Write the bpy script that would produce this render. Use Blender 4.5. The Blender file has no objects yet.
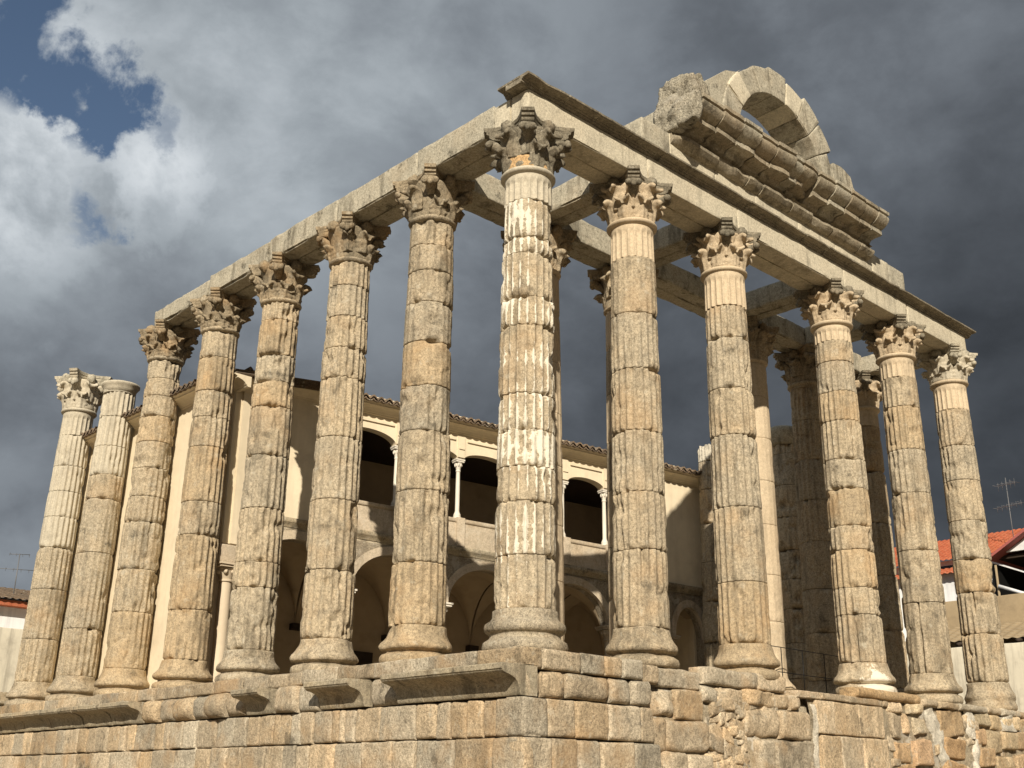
import bpy, bmesh, math, random
import numpy as np
from mathutils import Matrix, Vector

SC = bpy.context.scene
COL = SC.collection
R = math.radians

# ------------------------------------------------------------------ camera
CAMLOC = (-10.46487, -10.77151, -1.67788)
YAW, PITCH, ROLL, FOC = R(46.60919), R(19.686608), R(0.647505), 1146.241
fw = Vector((math.cos(PITCH) * math.cos(YAW), math.cos(PITCH) * math.sin(YAW), math.sin(PITCH)))
rt0 = Vector((math.sin(YAW), -math.cos(YAW), 0)); up0 = rt0.cross(fw)
rt = math.cos(ROLL) * rt0 + math.sin(ROLL) * up0
up = -math.sin(ROLL) * rt0 + math.cos(ROLL) * up0
cam = bpy.data.cameras.new('camera')
cam.sensor_width = 36.0; cam.lens = FOC / 1024 * 36.0
cam.clip_start = 0.1; cam.clip_end = 2000
co = bpy.data.objects.new('camera', cam); COL.objects.link(co)
m = Matrix.Identity(4)
for i in range(3):
    m[i][0], m[i][1], m[i][2], m[i][3] = rt[i], up[i], -fw[i], CAMLOC[i]
co.matrix_world = m
SC.camera = co

# ------------------------------------------------------------------ sun, sky, exposure
SUN_AZ, SUN_EL = R(43.0), R(29.2)      # direction the light travels in plan, and its height
sd = bpy.data.lights.new('sun', 'SUN'); sd.energy = 5.0; sd.angle = R(0.53); sd.color = (1.0, 0.905, 0.755)
so = bpy.data.objects.new('sun', sd); COL.objects.link(so)
ldir = Vector((math.cos(SUN_AZ) * math.cos(SUN_EL), math.sin(SUN_AZ) * math.cos(SUN_EL), -math.sin(SUN_EL)))
so.rotation_euler = ldir.to_track_quat('-Z', 'Y').to_euler()
so.location = (-40, -48, 40)
vs = SC.view_settings
vs.view_transform = 'Standard'; vs.look = 'None'; vs.gamma = 1.0; vs.exposure = 0.34; vs.use_curve_mapping = False


class NT:
    """small helper round a node tree"""
    def __init__(s, tree):
        s.t = tree; s.n = tree.nodes; s.l = tree.links; s.n.clear()
    def new(s, kind, **kw):
        n = s.n.new(kind)
        for k, v in kw.items():
            setattr(n, k, v)
        return n
    def put(s, sock, v):
        if isinstance(v, bpy.types.NodeSocket): s.l.new(v, sock)
        elif v is not None: sock.default_value = v
    def math(s, op, a, b=None, c=None, clamp=False):
        n = s.new('ShaderNodeMath', operation=op, use_clamp=clamp)
        for i, v in enumerate((a, b, c)):
            if v is not None: s.put(n.inputs[i], v)
        return n.outputs[0]
    def vmath(s, op, a, b=None, scale=None):
        n = s.new('ShaderNodeVectorMath', operation=op)
        s.put(n.inputs[0], a)
        if b is not None: s.put(n.inputs[1], b)
        if scale is not None: s.put(n.inputs['Scale'], scale)
        return n.outputs['Value'] if op in ('DOT_PRODUCT', 'DISTANCE', 'LENGTH') else n.outputs[0]
    def noise(s, vec, scale, detail=4, rough=.55, dist=0.0):
        n = s.new('ShaderNodeTexNoise')
        s.put(n.inputs['Vector'], vec); n.inputs['Scale'].default_value = scale
        n.inputs['Detail'].default_value = detail; n.inputs['Roughness'].default_value = rough
        n.inputs['Distortion'].default_value = dist
        return n.outputs['Fac']
    def remap(s, v, a, b, c=0.0, d=1.0, smooth=True):
        n = s.new('ShaderNodeMapRange', interpolation_type='SMOOTHSTEP' if smooth else 'LINEAR')
        s.put(n.inputs[0], v)
        for i, x in enumerate((a, b, c, d)): s.put(n.inputs[i + 1], x)
        return n.outputs[0]
    def mix(s, f, a, b, mode='MIX'):
        n = s.new('ShaderNodeMix', data_type='RGBA', blend_type=mode)
        s.put(n.inputs[0], f)
        for i, v in ((6, a), (7, b)):
            s.put(n.inputs[i], v if isinstance(v, bpy.types.NodeSocket) else (*v[:3], 1.0))
        return n.outputs[2]
    def ramp(s, f, stops):
        n = s.new('ShaderNodeValToRGB'); e = n.color_ramp.elements
        while len(e) < len(stops): e.new(0.5)
        for el, (p, c) in zip(e, stops):
            el.position = p; el.color = (*c, 1) if len(c) == 3 else c
        s.put(n.inputs[0], f)
        return n.outputs[0]
    def scalevec(s, vec, x, y, z):
        return s.vmath('MULTIPLY', vec, (x, y, z))


def build_world():
    w = bpy.data.worlds.new('World'); SC.world = w; w.use_nodes = True
    t = NT(w.node_tree)
    D = t.vmath('NORMALIZE', t.new('ShaderNodeTexCoord').outputs['Generated'])
    sky = t.new('ShaderNodeTexSky', sky_type='NISHITA'); sky.sun_disc = False
    sky.sun_elevation = SUN_EL
    # direction to the sun in plan is -(cos az, sin az); the sky's rotation is measured clockwise from +Y
    sky.sun_rotation = math.atan2(-math.cos(SUN_AZ), -math.sin(SUN_AZ)) % (2 * math.pi)
    b1 = t.new('ShaderNodeBackground'); b1.inputs['Strength'].default_value = 0.060
    t.put(b1.inputs['Color'], sky.outputs[0])
    sep = t.new('ShaderNodeSeparateXYZ'); t.put(sep.inputs[0], D)
    z = sep.outputs['Z']
    # billows: warp the direction a little with one noise, then stack octaves of sharp noise on it
    wn = t.new('ShaderNodeTexNoise'); t.put(wn.inputs['Vector'], D); wn.inputs['Scale'].default_value = 4.0; wn.inputs['Detail'].default_value = 3
    W = t.vmath('ADD', D, t.vmath('SCALE', t.vmath('SUBTRACT', wn.outputs['Color'], (.5, .5, .5)), scale=.07))
    n1 = t.noise(W, 4.2, 10, .56)
    n2 = t.noise(t.vmath('ADD', t.scalevec(W, 1, 1, 1.5), (3.1, 1.7, .4)), 2.6, 10, .52)
    n3 = t.noise(t.vmath('ADD', W, (7.3, .2, 4.)), 11.0, 10, .62)
    n4 = t.noise(t.vmath('ADD', t.scalevec(W, 1, 1, 1.6), (.3, 5.2, 2.)), 6.5, 10, .58)
    n5 = t.noise(t.vmath('ADD', W, (2.3, 8.2, 1.)), 26.0, 8, .60)
    def lobe(d, r0, r1, wob=.10):
        dist = t.vmath('DISTANCE', D, d)
        dist = t.math('ADD', dist, t.math('MULTIPLY', t.math('SUBTRACT', n3, .5), wob * 1.4))
        dist = t.math('ADD', dist, t.math('MULTIPLY', t.math('SUBTRACT', n5, .5), wob * .55))
        dist = t.math('ADD', dist, t.math('MULTIPLY', t.math('SUBTRACT', n1, .5), wob * .7))
        return t.remap(dist, r0, r1, 1.0, 0.0)
    # gaps of blue
    gap = t.math('MAXIMUM', lobe((.268, .812, .520), .036, .060, .11), lobe((.232, .812, .536), .032, .056, .10))
    gap = t.math('MAXIMUM', gap, lobe((.300, .806, .512), .024, .046, .12))
    gap = t.math('MAXIMUM', gap, t.math('MULTIPLY', lobe((.313, .838, .447), .004, .028, .12), .8))
    gap = t.math('MAXIMUM', gap, t.math('MULTIPLY', lobe((.352, .792, .500), .0, .026, .14), .45))
    cum = lobe((.255, .852, .457), .050, .066, .11)
    gap = t.math('MULTIPLY', gap, t.math('SUBTRACT', 1.0, cum))
    # brightness of the cloud deck: bright in the west (left), blue-black in the east (right)
    side = t.vmath('DOT_PRODUCT', D, (.78, -.62, 0))
    side = t.math('ADD', side, t.math('MULTIPLY', t.math('SUBTRACT', n2, .5), .22))
    lum = t.ramp(t.math('MULTIPLY_ADD', side, .9, .5), [
        (.10, (.33,) * 3), (.22, (.33,) * 3), (.33, (.30,) * 3), (.50, (.225,) * 3), (.60, (.175,) * 3),
        (.72, (.130,) * 3), (.90, (.115,) * 3)])
    el = t.ramp(t.math('MULTIPLY', t.math('ADD', z, t.math('MULTIPLY', t.math('SUBTRACT', n1, .5), .12)), 1.6), [
        (.0, (.62,) * 3), (.16, (.85,) * 3), (.36, (.50,) * 3), (.54, (.58,) * 3), (.68, (.80,) * 3), (.80, (1.16,) * 3), (.92, (1.38,) * 3)])
    lum = t.math('MULTIPLY', lum, el)
    lum = t.math('MULTIPLY', lum, t.math('MULTIPLY_ADD', t.remap(n2, .34, .66), .42, .77))
    lum = t.math('MULTIPLY', lum, t.math('MULTIPLY_ADD', t.remap(n4, .32, .68), .46, .76))
    lum = t.math('MULTIPLY', lum, t.math('MULTIPLY_ADD', t.remap(n3, .30, .70), .16, .92))
    wht = t.math('MAXIMUM', cum, lobe((.245, .855, .450), .05, .12, .15))
    wht = t.math('MAXIMUM', wht, t.math('MULTIPLY', lobe((.357, .803, .478), .03, .07, .14), .95))
    wht = t.math('MAXIMUM', wht, t.math('MULTIPLY', lobe((.28, .79, .545), .02, .085, .2), .40))
    wht = t.math('MAXIMUM', wht, t.math('MULTIPLY', lobe((.42, .76, .50), .02, .20, .2), .22))
    wht = t.math('MULTIPLY', wht, t.math('MULTIPLY_ADD', t.remap(n3, .34, .64), .55, .30))
    wht = t.math('MULTIPLY', wht, t.math('MULTIPLY_ADD', t.remap(n5, .30, .66), .35, .78))
    lum = t.math('MULTIPLY', t.math('ADD', lum, t.math('MULTIPLY', wht, .31)), .885)
    tint = t.ramp(lum, [(.0, (.86, .98, 1.15)), (.10, (.88, .985, 1.13)), (.30, (.90, 1.0, 1.085)), (.6, (.95, 1.0, 1.04))])
    cl = t.vmath('SCALE', tint, scale=lum)
    b2 = t.new('ShaderNodeBackground'); t.put(b2.inputs['Color'], cl)
    ms = t.new('ShaderNodeMixShader'); t.put(ms.inputs[0], gap)
    t.l.new(b2.outputs[0], ms.inputs[1]); t.l.new(b1.outputs[0], ms.inputs[2])
    out = t.new('ShaderNodeOutputWorld'); t.l.new(ms.outputs[0], out.inputs[0])


build_world()

# ------------------------------------------------------------------ numpy noise

def _hash(ix, iy, iz, seed):
    h = (ix.astype(np.int64) * 374761393 + iy.astype(np.int64) * 668265263 + iz.astype(np.int64) * 2147483647 + seed * 1274126177) & 0xffffffff
    h = ((h ^ (h >> 13)) * 1274126177) & 0xffffffff
    h = ((h ^ (h >> 16)) * 2246822519) & 0xffffffff
    return ((h ^ (h >> 15)) & 0xffffff) / float(0xffffff)


def vnoise(P, seed=0):
    P = np.asarray(P, float)
    i = np.floor(P).astype(np.int64); f = P - i; f = f * f * (3 - 2 * f)
    x, y, z = i[:, 0], i[:, 1], i[:, 2]; out = 0
    for dx in (0, 1):
        wx = f[:, 0] if dx else 1 - f[:, 0]
        for dy in (0, 1):
            wy = f[:, 1] if dy else 1 - f[:, 1]
            for dz in (0, 1):
                wz = f[:, 2] if dz else 1 - f[:, 2]
                out = out + wx * wy * wz * _hash(x + dx, y + dy, z + dz, seed)
    return out


def fbm(P, scale, octv=4, seed=0, gain=.5):
    P = np.asarray(P, float) * scale; a = 1.0; s = 0; tot = 0
    for k in range(octv):
        s = s + a * vnoise(P + 17.3 * k, seed + k * 13); tot += a; a *= gain; P = P * 2.03
    return s / tot


def sstep(x, a, b):
    t = np.clip((x - a) / (b - a), 0, 1); return t * t * (3 - 2 * t)


# ------------------------------------------------------------------ mesh helpers
class MB:
    """collects vertex and face arrays for ONE mesh"""
    def __init__(s): s.V = []; s.F = []; s.n = 0; s.A = {}
    def add(s, V, F, **attrs):
        V = np.asarray(V, float)
        for f in F: s.F.append(tuple(int(i) + s.n for i in f))
        for k in set(list(attrs) + list(s.A)):
            d = s.A.setdefault(k, [])
            have = sum(len(x) for x in d)
            if have < s.n:
                d.append(np.zeros((s.n - have,) + ((3,) if k == 'tint' else ())))
            if k in attrs:
                a = np.asarray(attrs[k], float)
                if k == 'tint' and a.ndim == 1: a = np.tile(a, (len(V), 1))
                d.append(a)
        s.V.append(V); s.n += len(V)
        return s
    def verts(s): return np.concatenate(s.V) if s.V else np.zeros((0, 3))


def place(name, V, F, mat, parent=None, smooth=True, attrs=None, angle=None, merge=None):
    """link ONE mesh object; V in world coordinates"""
    V = np.asarray(V, float)
    off = np.array(parent_world(parent)) if parent is not None else np.zeros(3)
    me = bpy.data.meshes.new(name)
    me.from_pydata((V - off).tolist(), [], [tuple(map(int, f)) for f in F])
    if attrs:
        for k, a in attrs.items():
            if k == 'tint':
                at = me.attributes.new('tint', 'FLOAT_COLOR', 'POINT')
                at.data.foreach_set('color', np.c_[a, np.ones(len(a))].ravel())
            else:
                at = me.attributes.new(k, 'FLOAT', 'POINT'); at.data.foreach_set('value', np.asarray(a, float))
    if merge:
        bm = bmesh.new(); bm.from_mesh(me); bmesh.ops.remove_doubles(bm, verts=bm.verts, dist=merge)
        bm.to_mesh(me); bm.free()
    me.validate()
    if smooth:
        me.polygons.foreach_set('use_smooth', np.ones(len(me.polygons), bool))
        if angle is not None:
            try: me.set_sharp_from_angle(angle=R(angle))
            except Exception: pass
    me.materials.append(mat)
    o = bpy.data.objects.new(name, me); COL.objects.link(o)
    if parent is not None: o.parent = parent
    return o


def placeMB(name, mb, mat, parent=None, **kw):
    attrs = {}
    for k, d in mb.A.items():
        have = sum(len(x) for x in d)
        if have < mb.n: d.append(np.zeros((mb.n - have,) + ((3,) if k == 'tint' else ())))
        attrs[k] = np.concatenate(d)
    return place(name, mb.verts(), mb.F, mat, parent, attrs=attrs or None, **kw)


def parent_world(o):
    x = Vector((0, 0, 0))
    while o is not None:
        x = x + o.location; o = o.parent
    return x


def thing(name, label, cat, loc=(0, 0, 0), group=None):
    o = bpy.data.objects.new(name, None); COL.objects.link(o); o.location = loc
    o.empty_display_size = .2
    o['label'] = label; o['category'] = cat
    o['kind'] = 'thing'
    if group: o['group'] = group
    return o


def tag(o, label, cat, group=None):
    o['label'] = label; o['category'] = cat; o['kind'] = 'thing'
    if group: o['group'] = group
    return o


def quadgrid(nu, nv, wrap=False):
    F = []
    mu = nu if wrap else nu - 1
    for j in range(nv - 1):
        for i in range(mu):
            a = j * nu + i; b = j * nu + (i + 1) % nu
            F.append((a, b, b + nu, a + nu))
    return F


def box(x0, x1, y0, y1, z0, z1):
    V = [(x, y, z) for z in (z0, z1) for y in (y0, y1) for x in (x0, x1)]
    F = [(0, 2, 3, 1), (4, 5, 7, 6), (0, 1, 5, 4), (2, 6, 7, 3), (0, 4, 6, 2), (1, 3, 7, 5)]
    return np.array(V, float), F


def rough_box(x0, x1, y0, y1, z0, z1, res=.08, rad=.02, amp=.01, seed=0, nscale=4., chip=0.0):
    lo = np.array((x0, y0, z0), float); hi = np.array((x1, y1, z1), float)
    c = (lo + hi) / 2; h = (hi - lo) / 2; rad = min(rad, h.min() * .9)
    n = np.maximum(2, np.minimum(70, np.ceil(2 * h / res).astype(int) + 1))
    Vs, Fs, off = [], [], 0
    def lin(k):
        t = np.linspace(-1, 1, n[k]) * h[k]
        e = np.array([-h[k], -h[k] + rad * .35, -h[k] + rad, h[k] - rad, h[k] - rad * .35, h[k]])
        t = np.unique(np.round(np.concatenate([t[(t > -h[k] + rad * 1.3) & (t < h[k] - rad * 1.3)], e]), 6))
        return t
    L = [lin(0), lin(1), lin(2)]
    for ax in range(3):
        a, b = [k for k in range(3) if k != ax]
        for sgn in (-1, 1):
            A, B = np.meshgrid(L[a], L[b]); P = np.zeros((A.size, 3))
            P[:, a] = A.ravel(); P[:, b] = B.ravel(); P[:, ax] = sgn * h[ax]
            Vs.append(P); f = quadgrid(len(L[a]), len(L[b]))
            flip = (sgn > 0) == (ax == 1)
            Fs += [tuple((i + off) for i in (q[::-1] if flip else q)) for q in f]
            off += len(P)
    P = np.concatenate(Vs); inner = h - rad
    q = np.clip(P, -inner, inner); d = P - q; L_ = np.linalg.norm(d, axis=1, keepdims=True); d = d / np.maximum(L_, 1e-9)
    W = P + c
    n1 = fbm(W, nscale, 4, seed) - .5
    edge = (np.abs(d) > .25).sum(1) >= 2
    S = q + d * rad + d * (n1[:, None] * 2 * amp)
    if chip:
        cn = np.maximum(0, fbm(W, 2.2, 3, seed + 5) - .5) * 2 * chip
        S = S - d * (cn * edge)[:, None]
    return S + c, Fs


def lathe(prof, n=64, amp=0.0, nscale=5., seed=0, cx=0, cy=0, z0=0, lop=None):
    prof = np.array(prof, float); th = np.linspace(0, 2 * np.pi, n, endpoint=False)
    Z = np.repeat(prof[:, 1], n); Rr = np.repeat(prof[:, 0], n); T = np.tile(th, len(prof))
    P = np.c_[np.cos(T) * Rr, np.sin(T) * Rr, Z]
    if amp:
        nn = fbm(P + seed * 3.1, nscale, 4, seed) - .5
        if lop: nn = nn - np.maximum(0, fbm(P + seed, 2.0, 3, seed + 9) - .52) * lop
        Rr = Rr + 2 * amp * nn; P = np.c_[np.cos(T) * Rr, np.sin(T) * Rr, Z + amp * .5 * (fbm(P + 9, nscale, 3, seed + 3) - .5)]
    F = quadgrid(n, len(prof), True)
    P = np.r_[P, [(0, 0, prof[0, 1]), (0, 0, prof[-1, 1])]]; k = len(prof) * n
    F += [(k, (i + 1) % n, i) for i in range(n)] + [(k + 1, (len(prof) - 1) * n + i, (len(prof) - 1) * n + (i + 1) % n) for i in range(n)]
    return P + np.array((cx, cy, z0)), F


def sweep(prof, p0, p1, out, n, amp=0., seed=0, nscale=4., lop=0.):
    """closed profile of (outward, height) swept from p0 to p1 with caps"""
    p0 = np.array(p0, float); p1 = np.array(p1, float); out = np.array(out, float); up_ = np.array((0, 0, 1.))
    m_ = len(prof); V = []
    for k in range(n + 1):
        b = p0 + (p1 - p0) * k / n
        for o_, z_ in prof: V.append(b + out * o_ + up_ * z_)
    V = np.array(V)
    if amp:
        nn = fbm(V, nscale, 4, seed) - .5
        pr = np.tile(np.array([p[0] for p in prof]), n + 1)
        wgt = np.clip((pr - min(p[0] for p in prof)) / .1, 0, 1)
        V = V + out * ((nn * 2 * amp - lop * np.maximum(0, fbm(V, 1.3, 3, seed + 4) - .52)) * wgt)[:, None] + up_ * (amp * .8 * (fbm(V + 5, nscale, 3, seed + 7) - .5))[:, None]
    F = []
    for k in range(n):
        for i in range(m_):
            j = (i + 1) % m_
            F.append((k * m_ + i, k * m_ + j, (k + 1) * m_ + j, (k + 1) * m_ + i))
    F.append(tuple(range(m_ - 1, -1, -1))); F.append(tuple(n * m_ + i for i in range(m_)))
    return V, F


def tube(path, rad, n=8, cap=True):
    path = np.array(path, float); rad = np.broadcast_to(rad, (len(path),)); V = []
    for k, p in enumerate(path):
        d = path[min(k + 1, len(path) - 1)] - path[max(k - 1, 0)]; d = d / np.linalg.norm(d)
        a = np.cross(d, (0, 0, 1.) if abs(d[2]) < .9 else (1., 0, 0)); a /= np.linalg.norm(a); b = np.cross(d, a)
        for i in range(n):
            t = 2 * np.pi * i / n; V.append(p + rad[k] * (np.cos(t) * a + np.sin(t) * b))
    F = [f[::-1] for f in quadgrid(n, len(path), True)]
    if cap: F += [tuple(range(n)), tuple(range((len(path) - 1) * n + n - 1, (len(path) - 1) * n - 1, -1))]
    return np.array(V), F


def blob(c, r, seed=0, amp=.15, nu=10, nv=7):
    c = np.array(c, float); r = np.array(r, float) * np.ones(3)
    V = []
    for j in range(nv):
        ph = np.pi * j / (nv - 1)
        for i in range(nu):
            t = 2 * np.pi * i / nu; V.append((np.sin(ph) * np.cos(t), np.sin(ph) * np.sin(t), -np.cos(ph)))
    V = np.array(V); k = 1 + amp * 2 * (fbm(V + seed * 1.7, 1.7, 3, seed) - .5)
    return c + V * r * k[:, None], quadgrid(nu, nv, True)


def facing_out(mb, *_): return mb


# ------------------------------------------------------------------ materials

def bsdf(t, col, rough=.9, bump=None, bstr=.4, bdist=.02, spec=.2, metal=0.0):
    b = t.new('ShaderNodeBsdfPrincipled')
    t.put(b.inputs['Base Color'], col if isinstance(col, bpy.types.NodeSocket) else (*col, 1))
    t.put(b.inputs['Roughness'], rough); b.inputs['Metallic'].default_value = metal
    b.inputs['Specular IOR Level'].default_value = spec
    if bump is not None:
        bn = t.new('ShaderNodeBump'); bn.inputs['Strength'].default_value = bstr; bn.inputs['Distance'].default_value = bdist
        t.put(bn.inputs['Height'], bump); t.l.new(bn.outputs[0], b.inputs['Normal'])
    o = t.new('ShaderNodeOutputMaterial'); t.l.new(b.outputs[0], o.inputs[0])
    return b


def mat_stone(name, ca, cb, cc, grain=.5, stain=.5, lichen=.3, ochre=.15, bstr=.55, bdist=.02, pale=0.0, use_tint=False, use_wht=False, streak=0.):
    mt = bpy.data.materials.new(name); mt.use_nodes = True; t = NT(mt.node_tree)
    P = t.new('ShaderNodeNewGeometry').outputs['Position']
    rnd = t.new('ShaderNodeObjectInfo').outputs['Random']
    n1 = t.noise(P, 1.1, 6, .6); n2 = t.noise(P, 5.5, 6, .62); n3 = t.noise(P, 24, 5, .75); n4 = t.noise(P, 80, 2, .6)
    f = t.math('ADD', t.math('MULTIPLY', n1, .8), t.math('MULTIPLY', t.math('SUBTRACT', rnd, .5), .17))
    f = t.math('ADD', f, t.math('MULTIPLY', t.math('SUBTRACT', n2, .5), .7))
    col = t.ramp(t.math('ADD', f, .1), [(.22, ca), (.5, cb), (.80, cc)])
    if use_tint:
        at = t.new('ShaderNodeAttribute', attribute_name='tint')
        col = t.mix(1.0, col, at.outputs['Color'], 'MULTIPLY')
    # mineral grain
    g = t.math('ADD', t.math('MULTIPLY', n3, .65), t.math('MULTIPLY', n4, .5))
    gr = t.remap(g, .38, .76, 1 - grain * 1.15, 1 + grain * .85)
    col = t.vmath('SCALE', col, scale=gr)
    if ochre:
        no = t.noise(t.vmath('ADD', P, (4.2, 9.1, 3.)), 1.5, 6, .62)
        col = t.mix(t.math('MULTIPLY', t.remap(no, .47, .70), ochre), col, (.42, .255, .115))
    if stain:       # long runs of grime
        ns = t.noise(t.scalevec(P, 4.5, 4.5, .7), 1.0, 8, .66)
        ns = t.math('ADD', ns, t.math('MULTIPLY', t.math('SUBTRACT', t.noise(P, .8, 3, .5), .5), .35))
        col = t.mix(t.math('MULTIPLY', t.remap(ns, .51, .70), stain * .95, clamp=True), col, (.085, .072, .050))
    if streak:
        ns = t.noise(t.scalevec(P, 9., 9., .5), 1.0, 5, .65)
        col = t.mix(t.math('MULTIPLY', t.remap(ns, .48, .70), streak), col, (.10, .093, .075))
    if lichen:
        nl = t.noise(t.vmath('ADD', P, (1.2, 3.1, 7.)), 2.6, 11, .72)
        nl = t.math('ADD', nl, t.math('MULTIPLY', t.math('SUBTRACT', n3, .5), .35))
        col = t.mix(t.math('MULTIPLY', t.remap(nl, .575, .67), min(1., lichen * 1.2)), col, (.052, .046, .034))
        nw = t.noise(t.vmath('ADD', P, (8.2, 1.1, 2.)), 6., 8, .68)
        col = t.mix(t.math('MULTIPLY', t.remap(nw, .58, .66), lichen * .8), col, (.52, .475, .375))
        pit = t.remap(t.noise(t.vmath('ADD', P, (5.2, 2.1, 4.)), 17., 4, .7), .60, .70)
        col = t.mix(t.math('MULTIPLY', pit, min(.8, lichen * 1.1)), col, (.07, .058, .040))
    if pale:
        nw = t.noise(t.vmath('ADD', P, (2.2, 6.1, 5.)), 2.6, 8, .6)
        col = t.mix(t.math('MULTIPLY', t.remap(nw, .54, .62), pale), col, (.60, .55, .46))
    if use_wht:
        at = t.new('ShaderNodeAttribute', attribute_name='wht')
        w = t.math('ADD', at.outputs['Fac'], t.math('MULTIPLY', t.math('SUBTRACT', n2, .5), 1.1))
        w = t.math('ADD', w, t.math('MULTIPLY', t.math('SUBTRACT', n3, .5), .7))
        col = t.mix(t.remap(w, .48, .58), col, (.70, .64, .52))
    h = t.math('ADD', t.math('MULTIPLY', n2, .7), t.math('ADD', t.math('MULTIPLY', n3, .75), t.math('MULTIPLY', n4, .2)))
    bsdf(t, col, .93, h, bstr, bdist, .12)
    return mt


def mat_plain(name, c, rough=.8, var=.12, bscale=40., bstr=.15, stain=0., stain_col=(.2, .18, .14), metal=0., spec=.2, streak=0.):
    mt = bpy.data.materials.new(name); mt.use_nodes = True; t = NT(mt.node_tree)
    P = t.new('ShaderNodeNewGeometry').outputs['Position']
    n1 = t.noise(P, .9, 6, .6); n2 = t.noise(P, bscale, 4, .6); n5 = t.noise(P, 6., 5, .6)
    f = t.math('ADD', t.math('MULTIPLY', n1, .6), t.math('MULTIPLY', n5, .4))
    k = t.remap(f, .3, .7, 1 - var, 1 + var, smooth=False)
    col = t.vmath('SCALE', c, scale=k)
    if stain:
        ns = t.noise(t.vmath('ADD', P, (3.3, 1.2, 8.)), 1.7, 8, .65)
        col = t.mix(t.math('MULTIPLY', t.remap(ns, .50, .70), stain), col, stain_col)
    if streak:
        ns = t.noise(t.scalevec(P, 4.5, 4.5, .35), 1., 7, .65)
        col = t.mix(t.math('MULTIPLY', t.remap(ns, .45, .66), streak), col, stain_col)
    h = t.math('ADD', n2, t.math('MULTIPLY', n5, 1.2))
    bsdf(t, col, rough, h, bstr, .02, spec, metal)
    return mt


TAN, TANB, TANC = (.315, .265, .185), (.395, .325, .220), (.445, .355, .225)
M_TAN = mat_stone('granite_tan', (0.310, 0.262, 0.190), (0.402, 0.332, 0.232), (0.455, 0.370, 0.250), stain=.55, lichen=.5, ochre=.28, grain=.5, bstr=.75, bdist=.03)
M_GREY = mat_stone('granite_grey', (0.305, 0.265, 0.200), (0.392, 0.332, 0.240), (0.442, 0.368, 0.258), stain=.6, lichen=.6, ochre=.15, grain=.5, bstr=.75, bdist=.03)
M_OCHRE = mat_stone('granite_ochre', (0.322, 0.258, 0.172), (0.412, 0.322, 0.207), (0.465, 0.356, 0.225), stain=.5, lichen=.4, ochre=.40, grain=.45, bstr=.7, bdist=.03)
M_STUCCO = mat_stone('granite_with_plaster', (0.360, 0.305, 0.220), (0.445, 0.370, 0.260), (0.500, 0.410, 0.280), stain=.5, lichen=.45, ochre=.3, use_wht=True, grain=.45, bstr=.8, bdist=.03)
M_BLOCK = mat_stone('podium_granite', (0.375, 0.312, 0.222), (0.495, 0.402, 0.280), (0.555, 0.448, 0.312), stain=.34, lichen=.55, ochre=.42, use_tint=True, grain=.5, bstr=.8, bdist=.035)
M_CORN = mat_stone('cornice_granite', (.27, .235, .175), (.345, .295, .21), (.40, .33, .22), stain=.65, lichen=.6, ochre=.2, grain=.45)
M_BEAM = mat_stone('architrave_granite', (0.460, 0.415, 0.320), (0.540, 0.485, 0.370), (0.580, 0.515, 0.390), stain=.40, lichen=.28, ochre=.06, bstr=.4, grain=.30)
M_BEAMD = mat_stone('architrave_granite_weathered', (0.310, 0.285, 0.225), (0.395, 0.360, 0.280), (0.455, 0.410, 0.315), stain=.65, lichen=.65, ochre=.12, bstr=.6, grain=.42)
M_PED = mat_stone('pediment_granite', (.24, .205, .15), (.32, .275, .20), (.39, .335, .245), stain=.75, lichen=.6, ochre=.15, bstr=.6, grain=.4)
M_LIP = mat_stone('dark_moulding_granite', (0.160, 0.140, 0.105), (0.225, 0.195, 0.145), (0.300, 0.260, 0.190), stain=.6, lichen=.6, ochre=.05)
M_NEW = mat_stone('restored_stone', (0.460, 0.375, 0.262), (0.530, 0.430, 0.300), (0.570, 0.460, 0.320), stain=.28, lichen=.18, ochre=.08, bstr=.3, grain=.20)
M_CAPN = mat_stone('restored_capital_stone', (.36, .285, .19), (.46, .37, .255), (.53, .43, .30), stain=.45, lichen=.40, ochre=.15, bstr=.5, grain=.30)
M_NEWG = mat_stone('restored_grey_stone', (0.400, 0.360, 0.285), (0.470, 0.420, 0.325), (0.510, 0.450, 0.345), stain=.25, lichen=.16, ochre=.06, bstr=.25, grain=.22)
M_DARK = mat_stone('dark_weathered_stone', (.13, .115, .085), (.20, .175, .13), (.29, .25, .18), stain=.55, lichen=.6, ochre=.10, bstr=.8, grain=.5)
M_BROWN = mat_stone('brown_weathered_stone', (.20, .17, .12), (.27, .22, .15), (.345, .275, .18), stain=.55, lichen=.55, ochre=.40, bstr=.8, grain=.5)
M_BAND = mat_stone('orange_stone', (.42, .27, .135), (.48, .315, .16), (.52, .35, .18), stain=.15, lichen=.15, ochre=.3)
M_RUBBLE = mat_stone('pebbly_concrete', (0.340, 0.305, 0.235), (0.440, 0.395, 0.305), (0.530, 0.480, 0.375), stain=.5, lichen=.8, ochre=.1, bstr=1.0, bdist=.08, pale=.35, grain=.6)
M_MORTAR = mat_stone('rubble_mortar', (.33, .275, .19), (.42, .35, .245), (.49, .42, .31), stain=.3, lichen=.4, ochre=.35, pale=.75, bstr=1., bdist=.06, grain=.5)
M_WHITEM = mat_stone('white_mortar', (.54, .50, .41), (.62, .57, .47), (.68, .62, .51), stain=.4, lichen=.3, ochre=.1, bstr=.9, bdist=.05, grain=.35)
M_CREAM = mat_plain('cream_plaster', (.68, .585, .425), .9, .11, 30., .2, stain=.34, stain_col=(.47, .39, .275), streak=.26)
M_PARAPET = mat_stone('parapet_stone', (.40, .335, .245), (.485, .405, .30), (.55, .465, .355), stain=.45, lichen=.3, ochre=.2, bstr=.3, grain=.25, pale=.2)
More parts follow.
